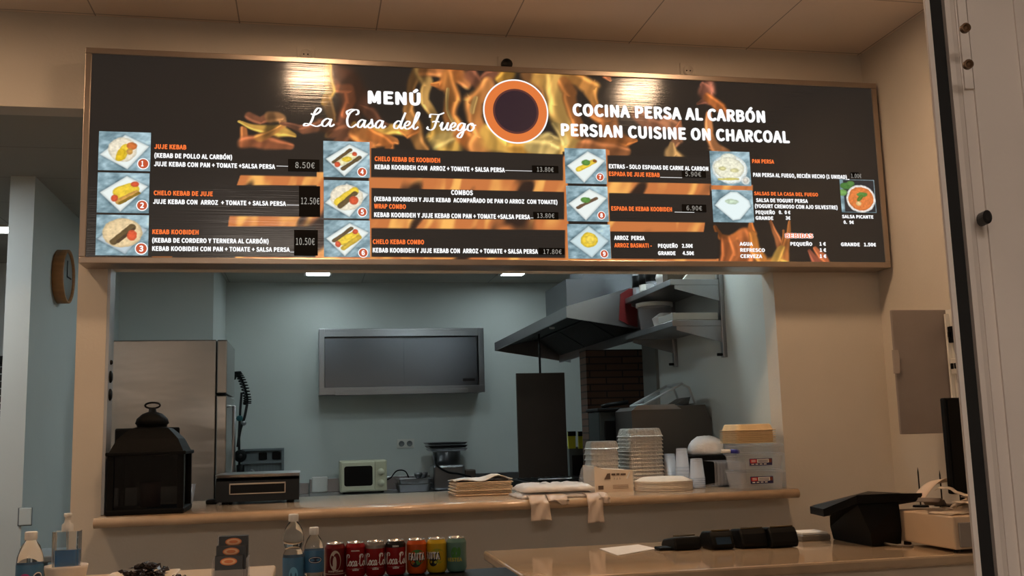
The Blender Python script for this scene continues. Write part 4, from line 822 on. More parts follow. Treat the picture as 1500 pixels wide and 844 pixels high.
# scale
ys = .5; p = at(315, 735, y=ys); q = at(438, 735, y=ys)
t = thing('shop_scale', 'black weighing scale with steel platter and wide display', 'scale', ((p.x+q.x)/2, ys+.15, ZL)); zt = at(380, 700, y=ys).z
x0, x1 = p.x, q.x
b = MB(); b.prism([(ys+.01, ZL+.012), (ys+.02, zt-.012), (ys+.05, zt), (ys+.3, zt), (ys+.32, ZL+.012)], 'x', x0, x1, M_blackg); b.build('body', t)
for x in (x0+.04, x1-.04):
    for y in (ys+.05, ys+.27): MB().lathe([(0, 0), (.016, 0), (.014, .013), (0, .013)], (x, y, ZL), M_rubber, 12).build('foot', t)
b = MB(); b.loft([rrect(x0+.0, x1-.0, ys+.03, ys+.34, zt+.001, .02), rrect(x0-.004, x1+.004, ys+.02, ys+.35, zt+.016, .02), rrect(x0+.01, x1-.01, ys+.035, ys+.335, zt+.018, .02)], M_steel); b.build('platter', t)
b = MB(); xa, xb = x0+.06, x1-.06; za, zb = ZL+.045, zt-.022; mm = mat('scale_bezel', (188, 176, 160), .35, .6); yf = ys+.011
for a_, c_ in (((xa, zb-.006), (xb, zb)), ((xa, za), (xb, za+.004)), ((xa, za), (xa+.004, zb)), ((xb-.004, za), (xb, zb))): b.box((a_[0], yf-.007, a_[1]), (c_[0], yf+.004, c_[1]), mm)
b.build('display_bezel', t); MB().box((xa+.004, yf-.004, za+.004), (xb-.004, yf+.004, zb-.006), M_blackg).build('display', t)
MB().box((x0-.05, ys+.1, ZL), (x0, ys+.2, ZL+.02), M_black, .006).build('cord_block', t)
# paper bags (each bag its own)
p = at(668, 722, y=.42); q = at(751, 722, y=.42); bx0, bx1 = p.x, q.x; N = 9; topz = at(710, 706, y=.42).z
hts = (topz-ZL)/N
for k in range(N):
    z = ZL+.001+k*hts; j = [random.uniform(-.006, .006) for _ in range(4)]; b = MB()
    x0, x1, y0, y1 = bx0+j[0], bx1+j[1], .42+j[2], .66+j[3]
    lo = rrect(x0, x1, y0, y1, z, .008, 3); mid = rrect(x0-.003, x1+.003, y0-.003, y1, z+hts*.45, .01, 3); up = rrect(x0+.004, x1-.004, y0+.004, y1, z+hts*.92, .008, 3)
    b.loft([lo, mid, up], M_bag)
    lb = 'bottom' if k == 0 else 'topmost' if k == N-1 else ['second', 'third', 'fourth', 'fifth', 'sixth', 'seventh', 'eighth'][k-1]+' from bottom'
    tag(b.build('paper_bag'), lb+' beige paper bag in the pile left of plastic bags', 'paper bag', 'beige paper bags on the ledge')
b = MB(); gx = 14; vs = []
for j in range(6):
    for i in range(gx):
        a = i/(gx-1); c_ = j/5; z = ZL+hts*N+.004+.022*math.exp(-((a-.72)/.16)**2)*(.5+.5*math.sin(c_*3+1))+.006*math.sin(a*9+j)+.004
        vs.append((bx0-.008+a*(bx1-bx0+.01), .42+c_*.22, z))
bmv = [b.bm.verts.new(v) for v in vs]; mi_ = b.mi(M_bagw)
for j in range(5):
    for i in range(gx-1): f = b.bm.faces.new([bmv[j*gx+i], bmv[j*gx+i+1], bmv[(j+1)*gx+i+1], bmv[(j+1)*gx+i]]); f.material_index = mi_; f.smooth = True
o = b.build('paper_sheet'); o.modifiers.new('s', 'SOLIDIFY').thickness = .0025; tag(o, 'crumpled white paper sheet on top of the beige paper bags', 'paper')
# plastic carrier bags: folded pack + hanging handles
def slab(x0, x1, y0, y1, z0, z1, m, nx=18, ny=8, amp=.006, seed=1):
    b = MB(); rs = random.Random(seed); top = []; bot = []
    for j in range(ny):
        for i in range(nx):
            a = i/(nx-1); c_ = j/(ny-1); e = min(a, 1-a, .12)/.12*min(c_, 1-c_, .2)/.2 if True else 1
            x = x0+a*(x1-x0)+rs.uniform(-.004, .004); y = y0+c_*(y1-y0)+rs.uniform(-.003, .003)
            top.append((x, y, z0+(z1-z0)*(.45+.55*min(1, e**.5))+rs.uniform(-amp, amp)*.6)); bot.append((x, y, z0))
    T = [b.bm.verts.new(v) for v in top]; B_ = [b.bm.verts.new(v) for v in bot]; mi = b.mi(m)
    for j in range(ny-1):
        for i in range(nx-1):
            q = [j*nx+i, j*nx+i+1, (j+1)*nx+i+1, (j+1)*nx+i]
            f = b.bm.faces.new([T[k] for k in q]); f.smooth = True; f.material_index = mi; f = b.bm.faces.new([B_[k] for k in q[::-1]]); f.material_index = mi
    ring = [i for i in range(nx)]+[(j*nx+nx-1) for j in range(1, ny)]+[((ny-1)*nx+i) for i in range(nx-2, -1, -1)]+[j*nx for j in range(ny-2, 0, -1)]
    for a_, c_ in zip(ring, ring[1:]+ring[:1]): f = b.bm.faces.new([B_[a_], B_[c_], T[c_], T[a_]]); f.smooth = True; f.material_index = mi
    return b
p = at(752, 724, y=.2); q = at(862, 720, y=.2)
PX0, PX1 = p.x+.01, q.x
for k, (lb, z0, z1, ins) in enumerate((('lower', ZL+.001, ZL+.026, 0), ('upper', ZL+.027, ZL+.058, .01))):
    b = slab(PX0+ins, PX1-ins, .06, .34, z0, z1, M_film, amp=.007, seed=5+k)
    if k:
        for j, (dx, wd) in enumerate(((.1, .03), (.15, .02), (.19, .025), (.28, .03), (.33, .02))): b.box((PX0+dx, .16, z1+.001), (PX0+dx+wd, .168, z1+.0015), mat('blue_grey_print', (110, 116, 150), .5))
    tag(b.build('carrier_bag_pack'), lb+' flat pack of white plastic bags on the ledge front', 'plastic bags', 'white bag packs on the ledge')
def strip(path, wds, m, name, label):
    b = MB(); L = []; i = b.mi(m); P = crom(path, 6); n = len(P)
    for k, p in enumerate(P):
        t_ = k/(n-1)*(len(wds)-1); a_ = int(min(t_, len(wds)-2)); wd = wds[a_]*(1-(t_-a_))+wds[a_+1]*(t_-a_)
        L.append([b.bm.verts.new((p[0]+wd*(s-.5), p[1]+.006*math.sin(s*9+k*.6), p[2])) for s in np.linspace(0, 1, 7)])
    for r0, r1 in zip(L, L[1:]):
        for j in range(6): f = b.bm.faces.new([r0[j], r0[j+1], r1[j+1], r1[j]]); f.smooth = True; f.material_index = i
    o = b.build(name); s = o.modifiers.new('s', 'SOLIDIFY'); s.thickness = .003; s.offset = 1; tag(o, label, 'bag handle', 'bag handles hanging over the ledge'); return o
M_hang = mat('hanging_film', (218, 196, 176), .45, noise=.06, scale=10, bump=.3, bscale=20)
def xz(px_, py_): p = at(px_, py_, y=-.01); return p.x, p.z
def hang(a, b_, c_, wds, label, y0=.1):
    x, z = xz(*a); xb, zb = xz(*b_); xc, zc = xz(*c_)
    strip([(x, y0, ZL+.014), (x, .03, ZL+.012), (x, -.008, ZL-.008), (xb, -.014, zb), (xc, -.014, zc)], wds, M_hang, 'bag_handle', label)
hang((789, 724), (791, 742), (793, 763), [.07, .078, .08, .088], 'left wide bag handle hanging down over the ledge edge')
hang((818, 722), (822, 732), (828, 739), [.07, .09, .08, .03], 'short twisted bag handle hanging in the middle')
hang((871, 720), (872, 742), (873, 766), [.06, .065, .066, .07], 'right wide bag handle hanging below the carton')
hang((884, 718), (887, 728), (889, 737), [.04, .05, .045, .025], 'short bag corner hanging beside the right handle')
# carton of straws/cutlery in film
yk = .33; p = at(872, 722, y=yk); q = at(928, 719, y=yk); zt = at(900, 686, y=yk).z
t = thing('cutlery_carton', 'open white carton with black print in clear film', 'carton', ((p.x+q.x)/2, yk+.1, ZL)); mc = mat('carton_card', (224, 208, 188), .7, noise=.03)
b = MB(); b.prism([(p.x, ZL), (q.x, ZL), (q.x, zt-.012), (p.x+.04, zt-.002), (p.x, zt+.012)], 'y', yk, yk+.2, mc); b.build('box', t)
b = MB(); zm = (ZL+zt)/2; mat('print_grey', (96, 78, 64), .6)
put_text(b, '7 2 5', MATS['print_grey'], lambda a_, c_: (p.x+.09+a_, yk-.002, zm+.002+c_), .034, .008, 0); 
b.face([(p.x+.045, yk-.002, zm+.004), (p.x+.075, yk-.002, zm+.004), (p.x+.075, yk-.002, zm+.032), (p.x+.06, yk-.002, zm+.03)], MATS['print_grey'])
for x0, x1, z in ((.08, .1, .026), (.104, .12, .026), (.124, .15, .025)): b.face([(p.x+x0, yk-.002, zm+z-.005), (p.x+x1, yk-.002, zm+z-.005), (p.x+x1, yk-.002, zm+z+.004), (p.x+x0, yk-.002, zm+z+.004)], MATS['print_grey'])
for k in range(3): b.face([(p.x+.085, yk-.002, ZL+.014+k*.007), (p.x+.16, yk-.002, ZL+.014+k*.007), (p.x+.16, yk-.002, ZL+.0165+k*.007), (p.x+.085, yk-.002, ZL+.0165+k*.007)], mat('faint_print', (160, 130, 104), .6))
b.face([(p.x+.015, yk-.002, ZL+.012), (p.x+.04, yk-.002, ZL+.012), (p.x+.04, yk-.002, ZL+.03), (p.x+.015, yk-.002, ZL+.03)], mat('print_grey', (70, 56, 48), .6)); b.build('printing', t, recalc=False)
b = MB(); b.prism([(p.x-.02, ZL), (p.x+.002, ZL), (p.x+.002, zt+.012), (p.x-.012, zt-.004), (p.x-.024, zm)], 'y', yk+.01, yk+.19, M_clear2); b.build('film', t)
b = MB(); b.prism([(p.x+.152, zm+.004), (p.x+.158, zm+.004), (p.x+.172, zm+.034), (p.x+.166, zm+.034)], 'y', yk-.003, yk-.001, M_bagw); b.build('tear', t)
# foil trays (inverted) - one mesh, many individuals
def foil(w_, d_, h_, name):
    b = MB(); n = 96
    def loop(sx, sy, z, amp):
        out = []
        for k in range(n):
            a = 2*math.pi*k/n; ca, sa = math.cos(a), math.sin(a); e = .24
            x = sx*math.copysign(abs(ca)**e, ca); y = sy*math.copysign(abs(sa)**e, sa); r = 1+amp*(1 if k % 2 else -1)
            out.append((x*r, y*r, z))
        return out
    W_, D_ = w_/2, d_/2
    b.loft([loop(W_, D_, .0, 0), loop(W_, D_, .004, .004), loop(W_*.965, D_*.965, .006, .004), loop(W_*.88, D_*.88, h_*.8, .014), loop(W_*.84, D_*.84, h_, .006), loop(W_*.74, D_*.74, h_+.0015, 0)], M_foil, False, True, False)
    return b.build(name, origin=(0, 0, 0))
ORD = ['topmost', 'second from top', 'third from top', 'fourth from top', 'fifth from top', 'sixth from top', 'seventh from top', 'eighth from top', 'ninth from top', 'tenth from top', 'eleventh from top', 'twelfth from top', 'thirteenth from top', 'fourteenth from top', 'fifteenth from top', 'sixteenth from top']
def foil_stack(src, cx, cy, n, dz, what, grp):
    for k in range(n):
        loc = (cx+random.uniform(-.0015, .0015), cy+random.uniform(-.0015, .0015), ZL+.001+dz*(n-1-k)); lb = ORD[k]+' aluminium tray of the '+what
        if k == 0: src.location = loc; tag(src, lb, 'foil tray', grp)
        else: copy_thing(src, loc, lb, grp)
yb_ = .60; p = at(924, 712, y=yb_); q = at(977, 712, y=yb_); wB = q.x-p.x
zB = at(945, 628, y=yb_+.02).z
fB = foil(wB, .23, .042, 'foil_tray'); nB = 14; foil_stack(fB, (p.x+q.x)/2, yb_+.115, nB, (zB-ZL-.042)/(nB-1), 'tall foil stack', 'large foil trays')
ysm = .62; p = at(868, 712, y=ysm); q = at(911, 712, y=ysm); zS_ = at(885, 647, y=ysm+.02).z
fS = foil(q.x-p.x, .15, .04, 'foil_tray'); nS = 8; foil_stack(fS, (p.x+q.x)/2, ysm+.08, nS, (zS_-ZL-.04)/(nS-1), 'short foil stack behind the carton', 'small foil trays')
# foam plates
yp = .18; p = at(932, 716, y=yp+.13); q = at(1013, 716, y=yp+.13); r = (q.x-p.x)/2; cx = (p.x+q.x)/2; cyp = yp+r
zt = at(970, 700, y=cyp).z; n = 9; dz = (zt-ZL-.016)/(n-1)
src = None
for k in range(n):
    if src is None:
        b = MB(); b.lathe([(0, .012), (r*.62, .012), (r*.68, .014), (r*.92, 0), (r, -.002), (r, .001), (r*.93, .004), (r*.69, .0175), (r*.62, .0165), (0, .0165)], (0, 0, 0), M_foam, 48); src = b.build('foam_plate', origin=(0, 0, 0)); o = src
        o.location = (cx, cyp, ZL+.003+dz*(n-1)); tag(o, 'topmost upturned white foam plate beside the carton', 'plate', 'foam plates on the ledge')
    else: copy_thing(src, (cx+random.uniform(-.002, .002), cyp+random.uniform(-.002, .002), ZL+.003+dz*(n-1-k)), ORD[k]+' white foam plate in the pile beside the carton', 'foam plates on the ledge')
# clear cups standing in stacks
def cup_stack(px_, ptop, y, r0, r1, n, what):
    p = at(px_, 712, y=y); zt = at(px_, ptop, y=y).z; h = min(.09, (zt-ZL)*.7); dz = (zt-ZL-h)/max(1, n-1)
    b = MB(); b.lathe([(0, h), (r1, h), (r0, .004), (r0+.003, .003), (r0+.003, 0), (r0-.0008, 0), (r1-.0008, h-.001), (0, h-.001)], (0, 0, 0), M_clear2, 24); s = b.build('deli_cup', origin=(0, 0, 0))
    for k in range(n):
        loc = (p.x, y, ZL+.001+dz*(n-1-k)); lb = ORD[k]+' upturned clear cup in the '+what
        if k == 0: s.location = loc; tag(s, lb, 'cup', 'clear cups on the ledge')
        else: copy_thing(s, loc, lb, 'clear cups on the ledge')
cup_stack(1001, 657, .50, .034, .026, 7, 'tallest cup stack')
cup_stack(983, 665, .62, .034, .026, 6, 'cup stack next to the foil trays')
cup_stack(1022, 672, .36, .036, .028, 6, 'nearest cup stack beside the plates')
# nested clear tubs lying on their side
p = at(1037, 712, y=.42); z_ = at(1037, 676, y=.42).z
hh = (z_-ZL)/2
src = None
for k in range(7):
    x = p.x+.015+k*.0165; s_ = 1
    if src is None:
        b = MB(); rr = lambda x_, s: [(x_, a_, c_) for a_, c_, _ in rrect(-.075*s, .075*s, -hh*s, hh*s, 0, .015)]
        b.loft([rr(0, 1), rr(.004, 1), rr(.004, .96), rr(.07, .86), rr(.072, .8)], M_clear2, False, True); src = b.build('clear_tub', origin=(0, 0, 0)); o = src; o.location = (x, .44, ZL+.002+hh); tag(o, 'outermost clear tub of the nested row lying on its side', 'tub', 'clear tubs lying on the ledge')
    else: copy_thing(src, (x, .44, ZL+.002+hh), ['', 'second', 'third', 'fourth', 'fifth', 'sixth', 'innermost'][k]+' clear tub along the nested row lying on its side', 'clear tubs lying on the ledge')
# clear storage boxes with labels
yb = .07; X0 = at(1083, 690, y=yb).x; X1 = min(at(1151, 690, y=yb).x, 3.05); zs = [ZL+.001, at(1110, 689, y=yb).z, at(1110, 664, y=yb).z]; ztop = at(1110, 650, y=yb).z
for k in range(3):
    z0 = zs[k]; z1 = (zs+[ztop])[k+1]; t = thing('storage_box', ('bottom', 'middle', 'top')[k]+' clear storage box in the stack by the wall', 'storage box', ((X0+X1)/2, yb+.12, z0), 'clear storage boxes')
    b = MB(); y1_ = yb+.17
    b.loft([rrect(X0+.012, X1-.012, yb+.012, y1_-.012, z0, .015), rrect(X0+.003, X1-.003, yb+.003, y1_-.003, z1-.012, .015), rrect(X0+.007, X1-.007, yb+.007, y1_-.007, z1-.012, .015), rrect(X0+.016, X1-.016, yb+.016, y1_-.016, z0+.004, .015)], M_clear); b.build('body', t)
    b = MB(); b.loft([rrect(X0, X1, yb, y1_, z1-.013, .015), rrect(X0, X1, yb, y1_, z1-.003, .015), rrect(X0+.01, X1-.01, yb+.01, y1_-.01, z1-.0015, .015)], M_clear2); b.build('lid', t)
    if k < 2:
        lx0 = at(1099, 690, y=yb).x; lx1 = at(1132, 690, y=yb).x; zc = (z0+z1)/2-.002; b = MB(); ly = yb+.001
        b.box((lx0, ly, zc-.015), (lx1, ly+.002, zc+.016), mat('label_navy', (34, 34, 84), .4)); b.box((lx0+.003, ly-.001, zc-.004), (lx0+.034, ly, zc+.013), M_red); b.box((lx0+.036, ly-.001, zc-.003), (lx1-.016, ly, zc+.013), M_bagw); b.box((lx1-.015, ly-.001, zc-.003), (lx1-.003, ly, zc+.013), mat('label_brown', (120, 60, 46), .5))
        for j in range(2): b.box((lx0+.008, ly-.0015, zc+.007-j*.006), (lx0+.029, ly-.0009, zc+.0095-j*.006), M_bagw); b.box((lx0+.04, ly-.0015, zc+.006-j*.006), (lx1-.02, ly-.0009, zc+.009-j*.006), MATS['label_navy'])
        for j in range(4): b.box((lx0+.008+j*.02, ly-.0009, zc-.011), (lx0+.021+j*.02, ly-.0001, zc-.007), M_bagw)
        b.build('paper_label', t)
# kraft clamshells
def clam(w_, d_, name):
    b = MB(); W_, D_ = w_/2, d_/2
    b.loft([rrect(-W_, W_, -D_, D_, 0, .02), rrect(-W_, W_, -D_, D_, .0035, .02), rrect(-W_*.91, W_*.91, -D_*.91, D_*.91, .0045, .02), rrect(-W_*.84, W_*.84, -D_*.84, D_*.84, .026, .022), rrect(-W_*.80, W_*.80, -D_*.80, D_*.80, .03, .022)], M_kraft, False, True); return b.build(name, origin=(0, 0, 0))
p = at(1056, 640, y=.10); q = at(1141, 640, y=.10); zc0 = ztop+.002; xm = at(1080, 640, y=.10).x
zc1 = at(1110, 621, y=.14).z
s = clam(min(q.x, 3.05)-xm, .2, 'clamshell_box'); n = 7; dz = max(.0075, (zc1-zc0-.030)/(n-1))
for k in range(n):
    loc = ((min(q.x, 3.05)+xm)/2, .215, zc0+dz*(n-1-k)); lb = ORD[k]+' tan clamshell lid in the stack over the storage boxes'
    if k == 0: s.location = loc; tag(s, lb, 'food box', 'tan food boxes on the storage boxes')
    else: copy_thing(s, loc, lb, 'tan food boxes on the storage boxes')
# shallow black tray bridging behind with white bag and small clam stack
p = at(1008, 668, y=.5); q = at(1062, 668, y=.5); zt_ = at(1030, 668, y=.5).z
t = thing('black_organizer', 'black plastic organiser box under the crumpled white bag', 'organiser', ((p.x+q.x)/2, .59, ZL))
b = MB(); b.prism([(p.x, zt_), (q.x+.06, zt_), (q.x+.06, ZL), (p.x+.03, ZL), (p.x+.02, zt_-.03)], 'y', .50, .68, M_black); b.build('tray', t)
b = MB(); n_ = 22
def blob(c_, rx, ry, h, m, seed):
    rs = np.random.RandomState(seed); b = MB(); rings = []; nr = 8
    prof = [(.82, 0), (1.0, .12), (1.0, .3), (.93, .55), (.75, .8), (.45, .96), (.15, 1.0)]
    for r, hh in prof:
        rings.append([(c_[0]+rx*r*math.cos(2*math.pi*k/28)*(1+rs.uniform(-.06, .06)), c_[1]+ry*r*math.sin(2*math.pi*k/28)*(1+rs.uniform(-.06, .06)), c_[2]+h*hh*(1+rs.uniform(-.05, .05)) if hh else c_[2]) for k in range(28)])
    b.loft(rings, m, True, True, True); return b
pm = at(1036, 668, y=.58); b = blob((pm.x, .59, zt_+.001),   .092, .085, at(1034, 638, y=.58).z-zt_-.005, M_film, 3); tag(b.build('plastic_bag'), 'crumpled white plastic bag heaped on the black organiser', 'bag')
s2 = clam(.13, .15, 'clamshell_box'); xs = at(1075, 640, y=.74).x-.0
stand_z = zt_+.002
for k in range(7):
    loc = (xs+.02, .83+.1, 0)
# small tan stack further back, standing on a low clear crate
p = at(1060, 640, y=.76); zq = at(1070, 628, y=.76).z
t = thing('clear_crate', 'clear crate behind the storage boxes carrying small tan lids', 'crate', (p.x+.12, .8, ZL))
b = MB(); b.loft([rrect(p.x+.03, p.x+.22, .70+.0, .88, ZL+.001, .01), rrect(p.x+.02, p.x+.23, .69, .89, zq-.085, .01)], M_clear2); b.build('body', t)
MB().box((p.x+.018, .688, zq-.085), (p.x+.232, .892, zq-.078), M_clear2, .002).build('lid', t)
for k in range(6):
    loc = (p.x+.095, .79, zq-.0765+.0085*(5-k)); lb = ORD[k]+' small tan lid in the rear stack left of the larger lids'
    if k == 0: s2.location = loc; tag(s2, lb, 'food box', 'small tan food boxes')
    else: copy_thing(s2, loc, lb, 'small tan food boxes')
p = at(1058, 668, y=.42); q = at(1082, 669, y=.42)
t = thing('marker_pen', 'white marker pen with blue cap on the middle storage box', 'pen', (X0-.02, .11, zs[2]+.012)); zp = zs[2]+.009
MB().tube([(X0-.06, .12, zp+.004), (X0-.02, .11, zp+.002)], .009, M_white, 12).build('barrel', t); MB().tube([(X0-.02, .11, zp+.002), (X0+.02, .10, zp)], .0095, mat('blue_cap', (40, 44, 150), .4), 12).build('cap', t)

# ------------------------------------------------------------------ FRONT COUNTERS
def counter(name, x0, x1, y0, y1, label, topm=M_marble):
    t = thing(name, label, 'counter', ((x0+x1)/2, (y0+y1)/2, 0))
    b = MB(); b.box((x0, y0, ZT-.035), (x1, y1, ZT), topm, .008); b.build('countertop', t)
    MB().box((x0+.03, y0+.03, .08), (x1-.02, y1-.02, ZT-.035), mat('counter_white', (212, 198, 180), .5, noise=.03), .003).build('body', t)
    MB().box((x0+.05, y0+.06, 0), (x1-.04, y1-.05, .08), M_black).build('plinth', t); return t
counter('counter_right', 1.565, 3.615, -1.11, -.31, 'polished beige stone counter with card terminals on top').name = 'stone_counter'
tl = counter('counter_left', -.6, .79, -1.5, -.41, 'beige counter carrying the card holder and sanitiser', mat('pale_laminate', (206, 184, 156), .35, noise=.04)); tl.name = 'service_counter'
t = thing('display_case', 'dark glass-topped display case carrying the drink cans', 'display case', (1.18, -1.05, 0))
MB().box((.80, -1.5, .1), (1.555, -.80, .925), mat('case_dark', (26, 24, 24), .3, noise=.1), .006).build('body', t)
MB().box((.795, -1.5, .926), (1.56, -.795, .949), M_black, .004).build('top_frame', t)
MB().box((.85, -1.51, .3), (1.5, -1.501, .85), M_blackg).build('front_glass', t)
MB().box((.82, -1.45, 0), (1.53, -.85, .1), M_black).build('plinth', t)
# cans
def can(x, y, parts, label):
    t = thing('drink_can', label, 'drink can', (x, y, ZT), 'row of drink cans'); r = .033; h = .112
    b = MB(); body, topband, deco = parts
    b.lathe([(0, .004), (.022, .004), (.025, 0), (.03, .006), (r, .014), (r, h*.80 if topband else h-.016)], (x, y, ZT), body, 36)
    if topband: b.lathe([(r, h*.80), (r, h-.016), (.0325, h-.012)], (x, y, ZT), topband, 36)
    b.lathe([(r, h-.016), (.0275, h-.004)], (x, y, ZT), topband or body, 36); b.build('body', t)
    l = MB(); l.lathe([(.0275, h-.004), (.028, h), (.026, h), (.025, h-.005), (0, h-.005)], (x, y, ZT), mat('can_aluminium', (206, 204, 200), .25, .95, noise=.04), 36)
    l.build('lid', t)
    tb = MB(); tb.tube([(x+.011*math.cos(a), y-.006+.008*math.sin(a), ZT+h-.0035) for a in [2*math.pi*k/14 for k in range(14)]], .0014, MATS['can_aluminium'], 5, True); tb.build('pull_tab', t)
    d = MB(); base = math.atan2(CAM.y-y, CAM.x-x)
    def wrap(u, v, lift=.0004): a = base+u/r; return (x+(r+lift)*math.cos(a), y+(r+lift)*math.sin(a), ZT+v)
    for kind, *ar in deco:
        if kind == 'txt': s, u0, wd, v0, cap, m = ar; put_text(d, s, m, lambda a, b_: wrap(u0+a, v0+b_, .0008), wd, cap, .03)
        elif kind == 'scr': s, u0, wd, v0, cap, m, th = ar; script(d, s, m, lambda a, b_: wrap(u0+a, v0+b_, .0008), wd, cap, th)
        elif kind == 'ell':
            u0, v0, ru, rv, m, lift = ar; n = 24; cc = d.bm.verts.new(wrap(u0, v0, lift)); i = d.mi(m)
            ring = [d.bm.verts.new(wrap(u0+ru*math.cos(2*math.pi*k/n), v0+rv*math.sin(2*math.pi*k/n), lift)) for k in range(n)]
            for k in range(n): f = d.bm.faces.new([cc, ring[k], ring[(k+1) % n]]); f.material_index = i
        elif kind == 'band':
            v0, v1, m = ar; i = d.mi(m); n = 30; A_ = [d.bm.verts.new(wrap(-.05+.1*k/n, v0)) for k in range(n+1)]; B2 = [d.bm.verts.new(wrap(-.05+.1*k/n, v1)) for k in range(n+1)]
            for k in range(n): f = d.bm.faces.new([A_[k], A_[k+1], B2[k+1], B2[k]]); f.material_index = i
    d.build('printing', t, recalc=False); return t
MRED = mat('can_red', (140, 12, 16), .3, .2, noise=.04); MW = M_bagw; MBK = mat('can_black', (18, 16, 16), .35, .2); MGR = mat('can_grey', (128, 122, 116), .35, .4)
MO = mat('can_orange', (190, 78, 20), .3, .2, noise=.06); MY = mat('can_yellow', (190, 158, 28), .3, .2, noise=.06); MG = mat('can_leaf', (58, 120, 50), .4)
MDR = mat('can_dark_red', (104, 12, 15), .3, .2); MSIL = mat('can_silver_print', (196, 176, 160), .4)
coke = [('scr', 'Coca-Cola', -.034, .085, .038, .036, MW, .0023), ('txt', 'SABOR', -.01, .02, .024, .004, MW), ('ell', 0, .03, .028, .0012, MW, .0005)]
CX = [(491, None), (521, None), (551, MGR), (581, MBK)]
def cpos(px_, py_): p = at(px_, py_, z=ZT); return p.x, -.845
can(*cpos(491, 846), (MDR, None, [('ell', .0, .058, .018, .032, MSIL, .0004), ('ell', .004, .056, .012, .026, MDR, .0006), ('ell', -.002, .05, .006, .022, MSIL, .0008), ('txt', 'DAMM LEMON', -.024, .05, .022, .006, MSIL), ('band', .016, .018, MSIL)]), 'dark red can with silver dome emblem, first in the can row')
can(*cpos(521, 846), (MRED, None, coke+[('txt', 'ORIGINAL', -.014, .028, .084, .004, MW)]), 'all-red can with white script beside the silver-emblem can')
can(*cpos(551, 846), (MRED, MGR, coke), 'red can with grey top band and white script')
can(*cpos(581, 844), (MRED, MBK, coke+[('txt', 'ZERO', -.01, .02, .092, .005, MW)]), 'red can with black top band and white script')
def fanta(lf): return [('ell', .002, .056, .026, .024, MG if lf else mat('can_lime', (150, 150, 30), .4), .0003), ('ell', -.004, .04, .018, .016, MBK, .0005), ('txt', 'FANTA', -.027, .058, .044, .024, MBK), ('txt', 'FANTA', -.029, .058, .046, .024, MW)]
can(*cpos(611, 841), (MO, None, [(k if k[0] != 'txt' else k) for k in fanta(True)]), 'orange soda can with white block lettering and green leaf')
can(*cpos(641, 840), (MY, None, [('ell', .002, .056, .026, .024, mat('can_lime', (150, 150, 30), .4), .0003), ('ell', -.012, .038, .014, .014, MBK, .0005), ('txt', 'FANTA', -.045, .058, .044, .024, MBK), ('txt', 'FANTA', -.047, .058, .046, .024, MW)]), 'yellow soda can with white block lettering')
MT = bpy.data.materials.new('can_teal_fade'); MT.use_nodes = True
_nt = MT.node_tree; _b = _nt.nodes['Principled BSDF']; _tc = _nt.nodes.new('ShaderNodeTexCoord'); _sp = _nt.nodes.new('ShaderNodeSeparateXYZ'); _cr = _nt.nodes.new('ShaderNodeValToRGB')
_mr = _nt.nodes.new('ShaderNodeMapRange'); _mr.inputs['From Min'].default_value = 0; _mr.inputs['From Max'].default_value = .112
_nt.links.new(_tc.outputs['Object'], _sp.inputs[0]); _nt.links.new(_sp.outputs['Z'], _mr.inputs['Value']); _nt.links.new(_mr.outputs[0], _cr.inputs[0]); _nt.links.new(_cr.outputs[0], _b.inputs['Base Color'])
_cr.color_ramp.elements[0].color = (*lin((20, 44, 92)), 1); _cr.color_ramp.elements[1].color = (*lin((84, 120, 112)), 1); _e = _cr.color_ramp.elements.new(.5); _e.color = (*lin((40, 96, 62)), 1); _b.inputs['Roughness'].default_value = .3
can(*cpos(670, 838), (MT, None, [('ell', -.006, .062, .012, .02, MG, .0004), ('ell', .008, .066, .006, .016, MG, .0005), ('txt', 'NESTEA', -.034, .052, .036, .012, mat('can_gold', (180, 170, 70), .4))]), 'teal and blue iced tea can, last in the can row')
# water bottles
M_bot = mat('bottle_plastic', (236, 242, 244), .03, trans=.96); M_wat = mat('bottle_water', (150, 170, 180), .05, alpha=.25); M_lblu = mat('label_blue', (64, 112, 148), .4, noise=.12, scale=14)
def bottle(x, y, h, r, prof, lab, label, decor, z=ZT):
    t = thing('water_bottle', label, 'water bottle', (x, y, z), 'small water bottles')
    b = MB(); b.lathe([(0, .004)]+[(r*a, h*c_) for a, c_ in prof], (x, y, z), M_bot, 32); b.build('bottle_body', t)
    n = prof[-1]; b = MB(); b.lathe([(r*n[0]*1.18, h*n[1]-.006), (r*n[0]*1.25, h*n[1]-.004), (r*n[0]*1.25, h*n[1]+.014), (r*n[0]*1.1, h*n[1]+.017), (0, h*n[1]+.017)], (x, y, z), M_white, 24); b.build('cap', t)
    b = MB(); b.lathe([(r*1.012, h*lab[0]), (r*1.016, h*lab[0]+.001), (r*1.016, h*lab[1]-.001), (r*1.012, h*lab[1])], (x, y, z), M_lblu, 32)
    base = math.atan2(CAM.y-y, CAM.x-x)
    for u0, v0, ru, rv, m in decor:
        i = b.mi(m); n_ = 20; R2 = r*1.03
        f_ = lambda u, v: (x+R2*math.cos(base+u/r), y+R2*math.sin(base+u/r), z+v); cc = b.bm.verts.new(f_(u0, v0)); rg = [b.bm.verts.new(f_(u0+ru*math.cos(2*math.pi*k/n_), v0+rv*math.sin(2*math.pi*k/n_))) for k in range(n_)]
        for k in range(n_): g = b.bm.faces.new([cc, rg[k], rg[(k+1) % n_]]); g.material_index = i
    b.build('label_sleeve', t, recalc=False); return t
p1 = [(.9, 0), (1, .02), (1, .40), (.96, .45), (.80, .50), (.79, .525), (.93, .58), (1, .65), (.98, .73), (.82, .82), (.52, .9), (.38, .93), (.38, .96)]
p2 = [(.9, 0), (1, .02), (1, .6), (.95, .7), (.7, .84), (.4, .92), (.38, .96)]
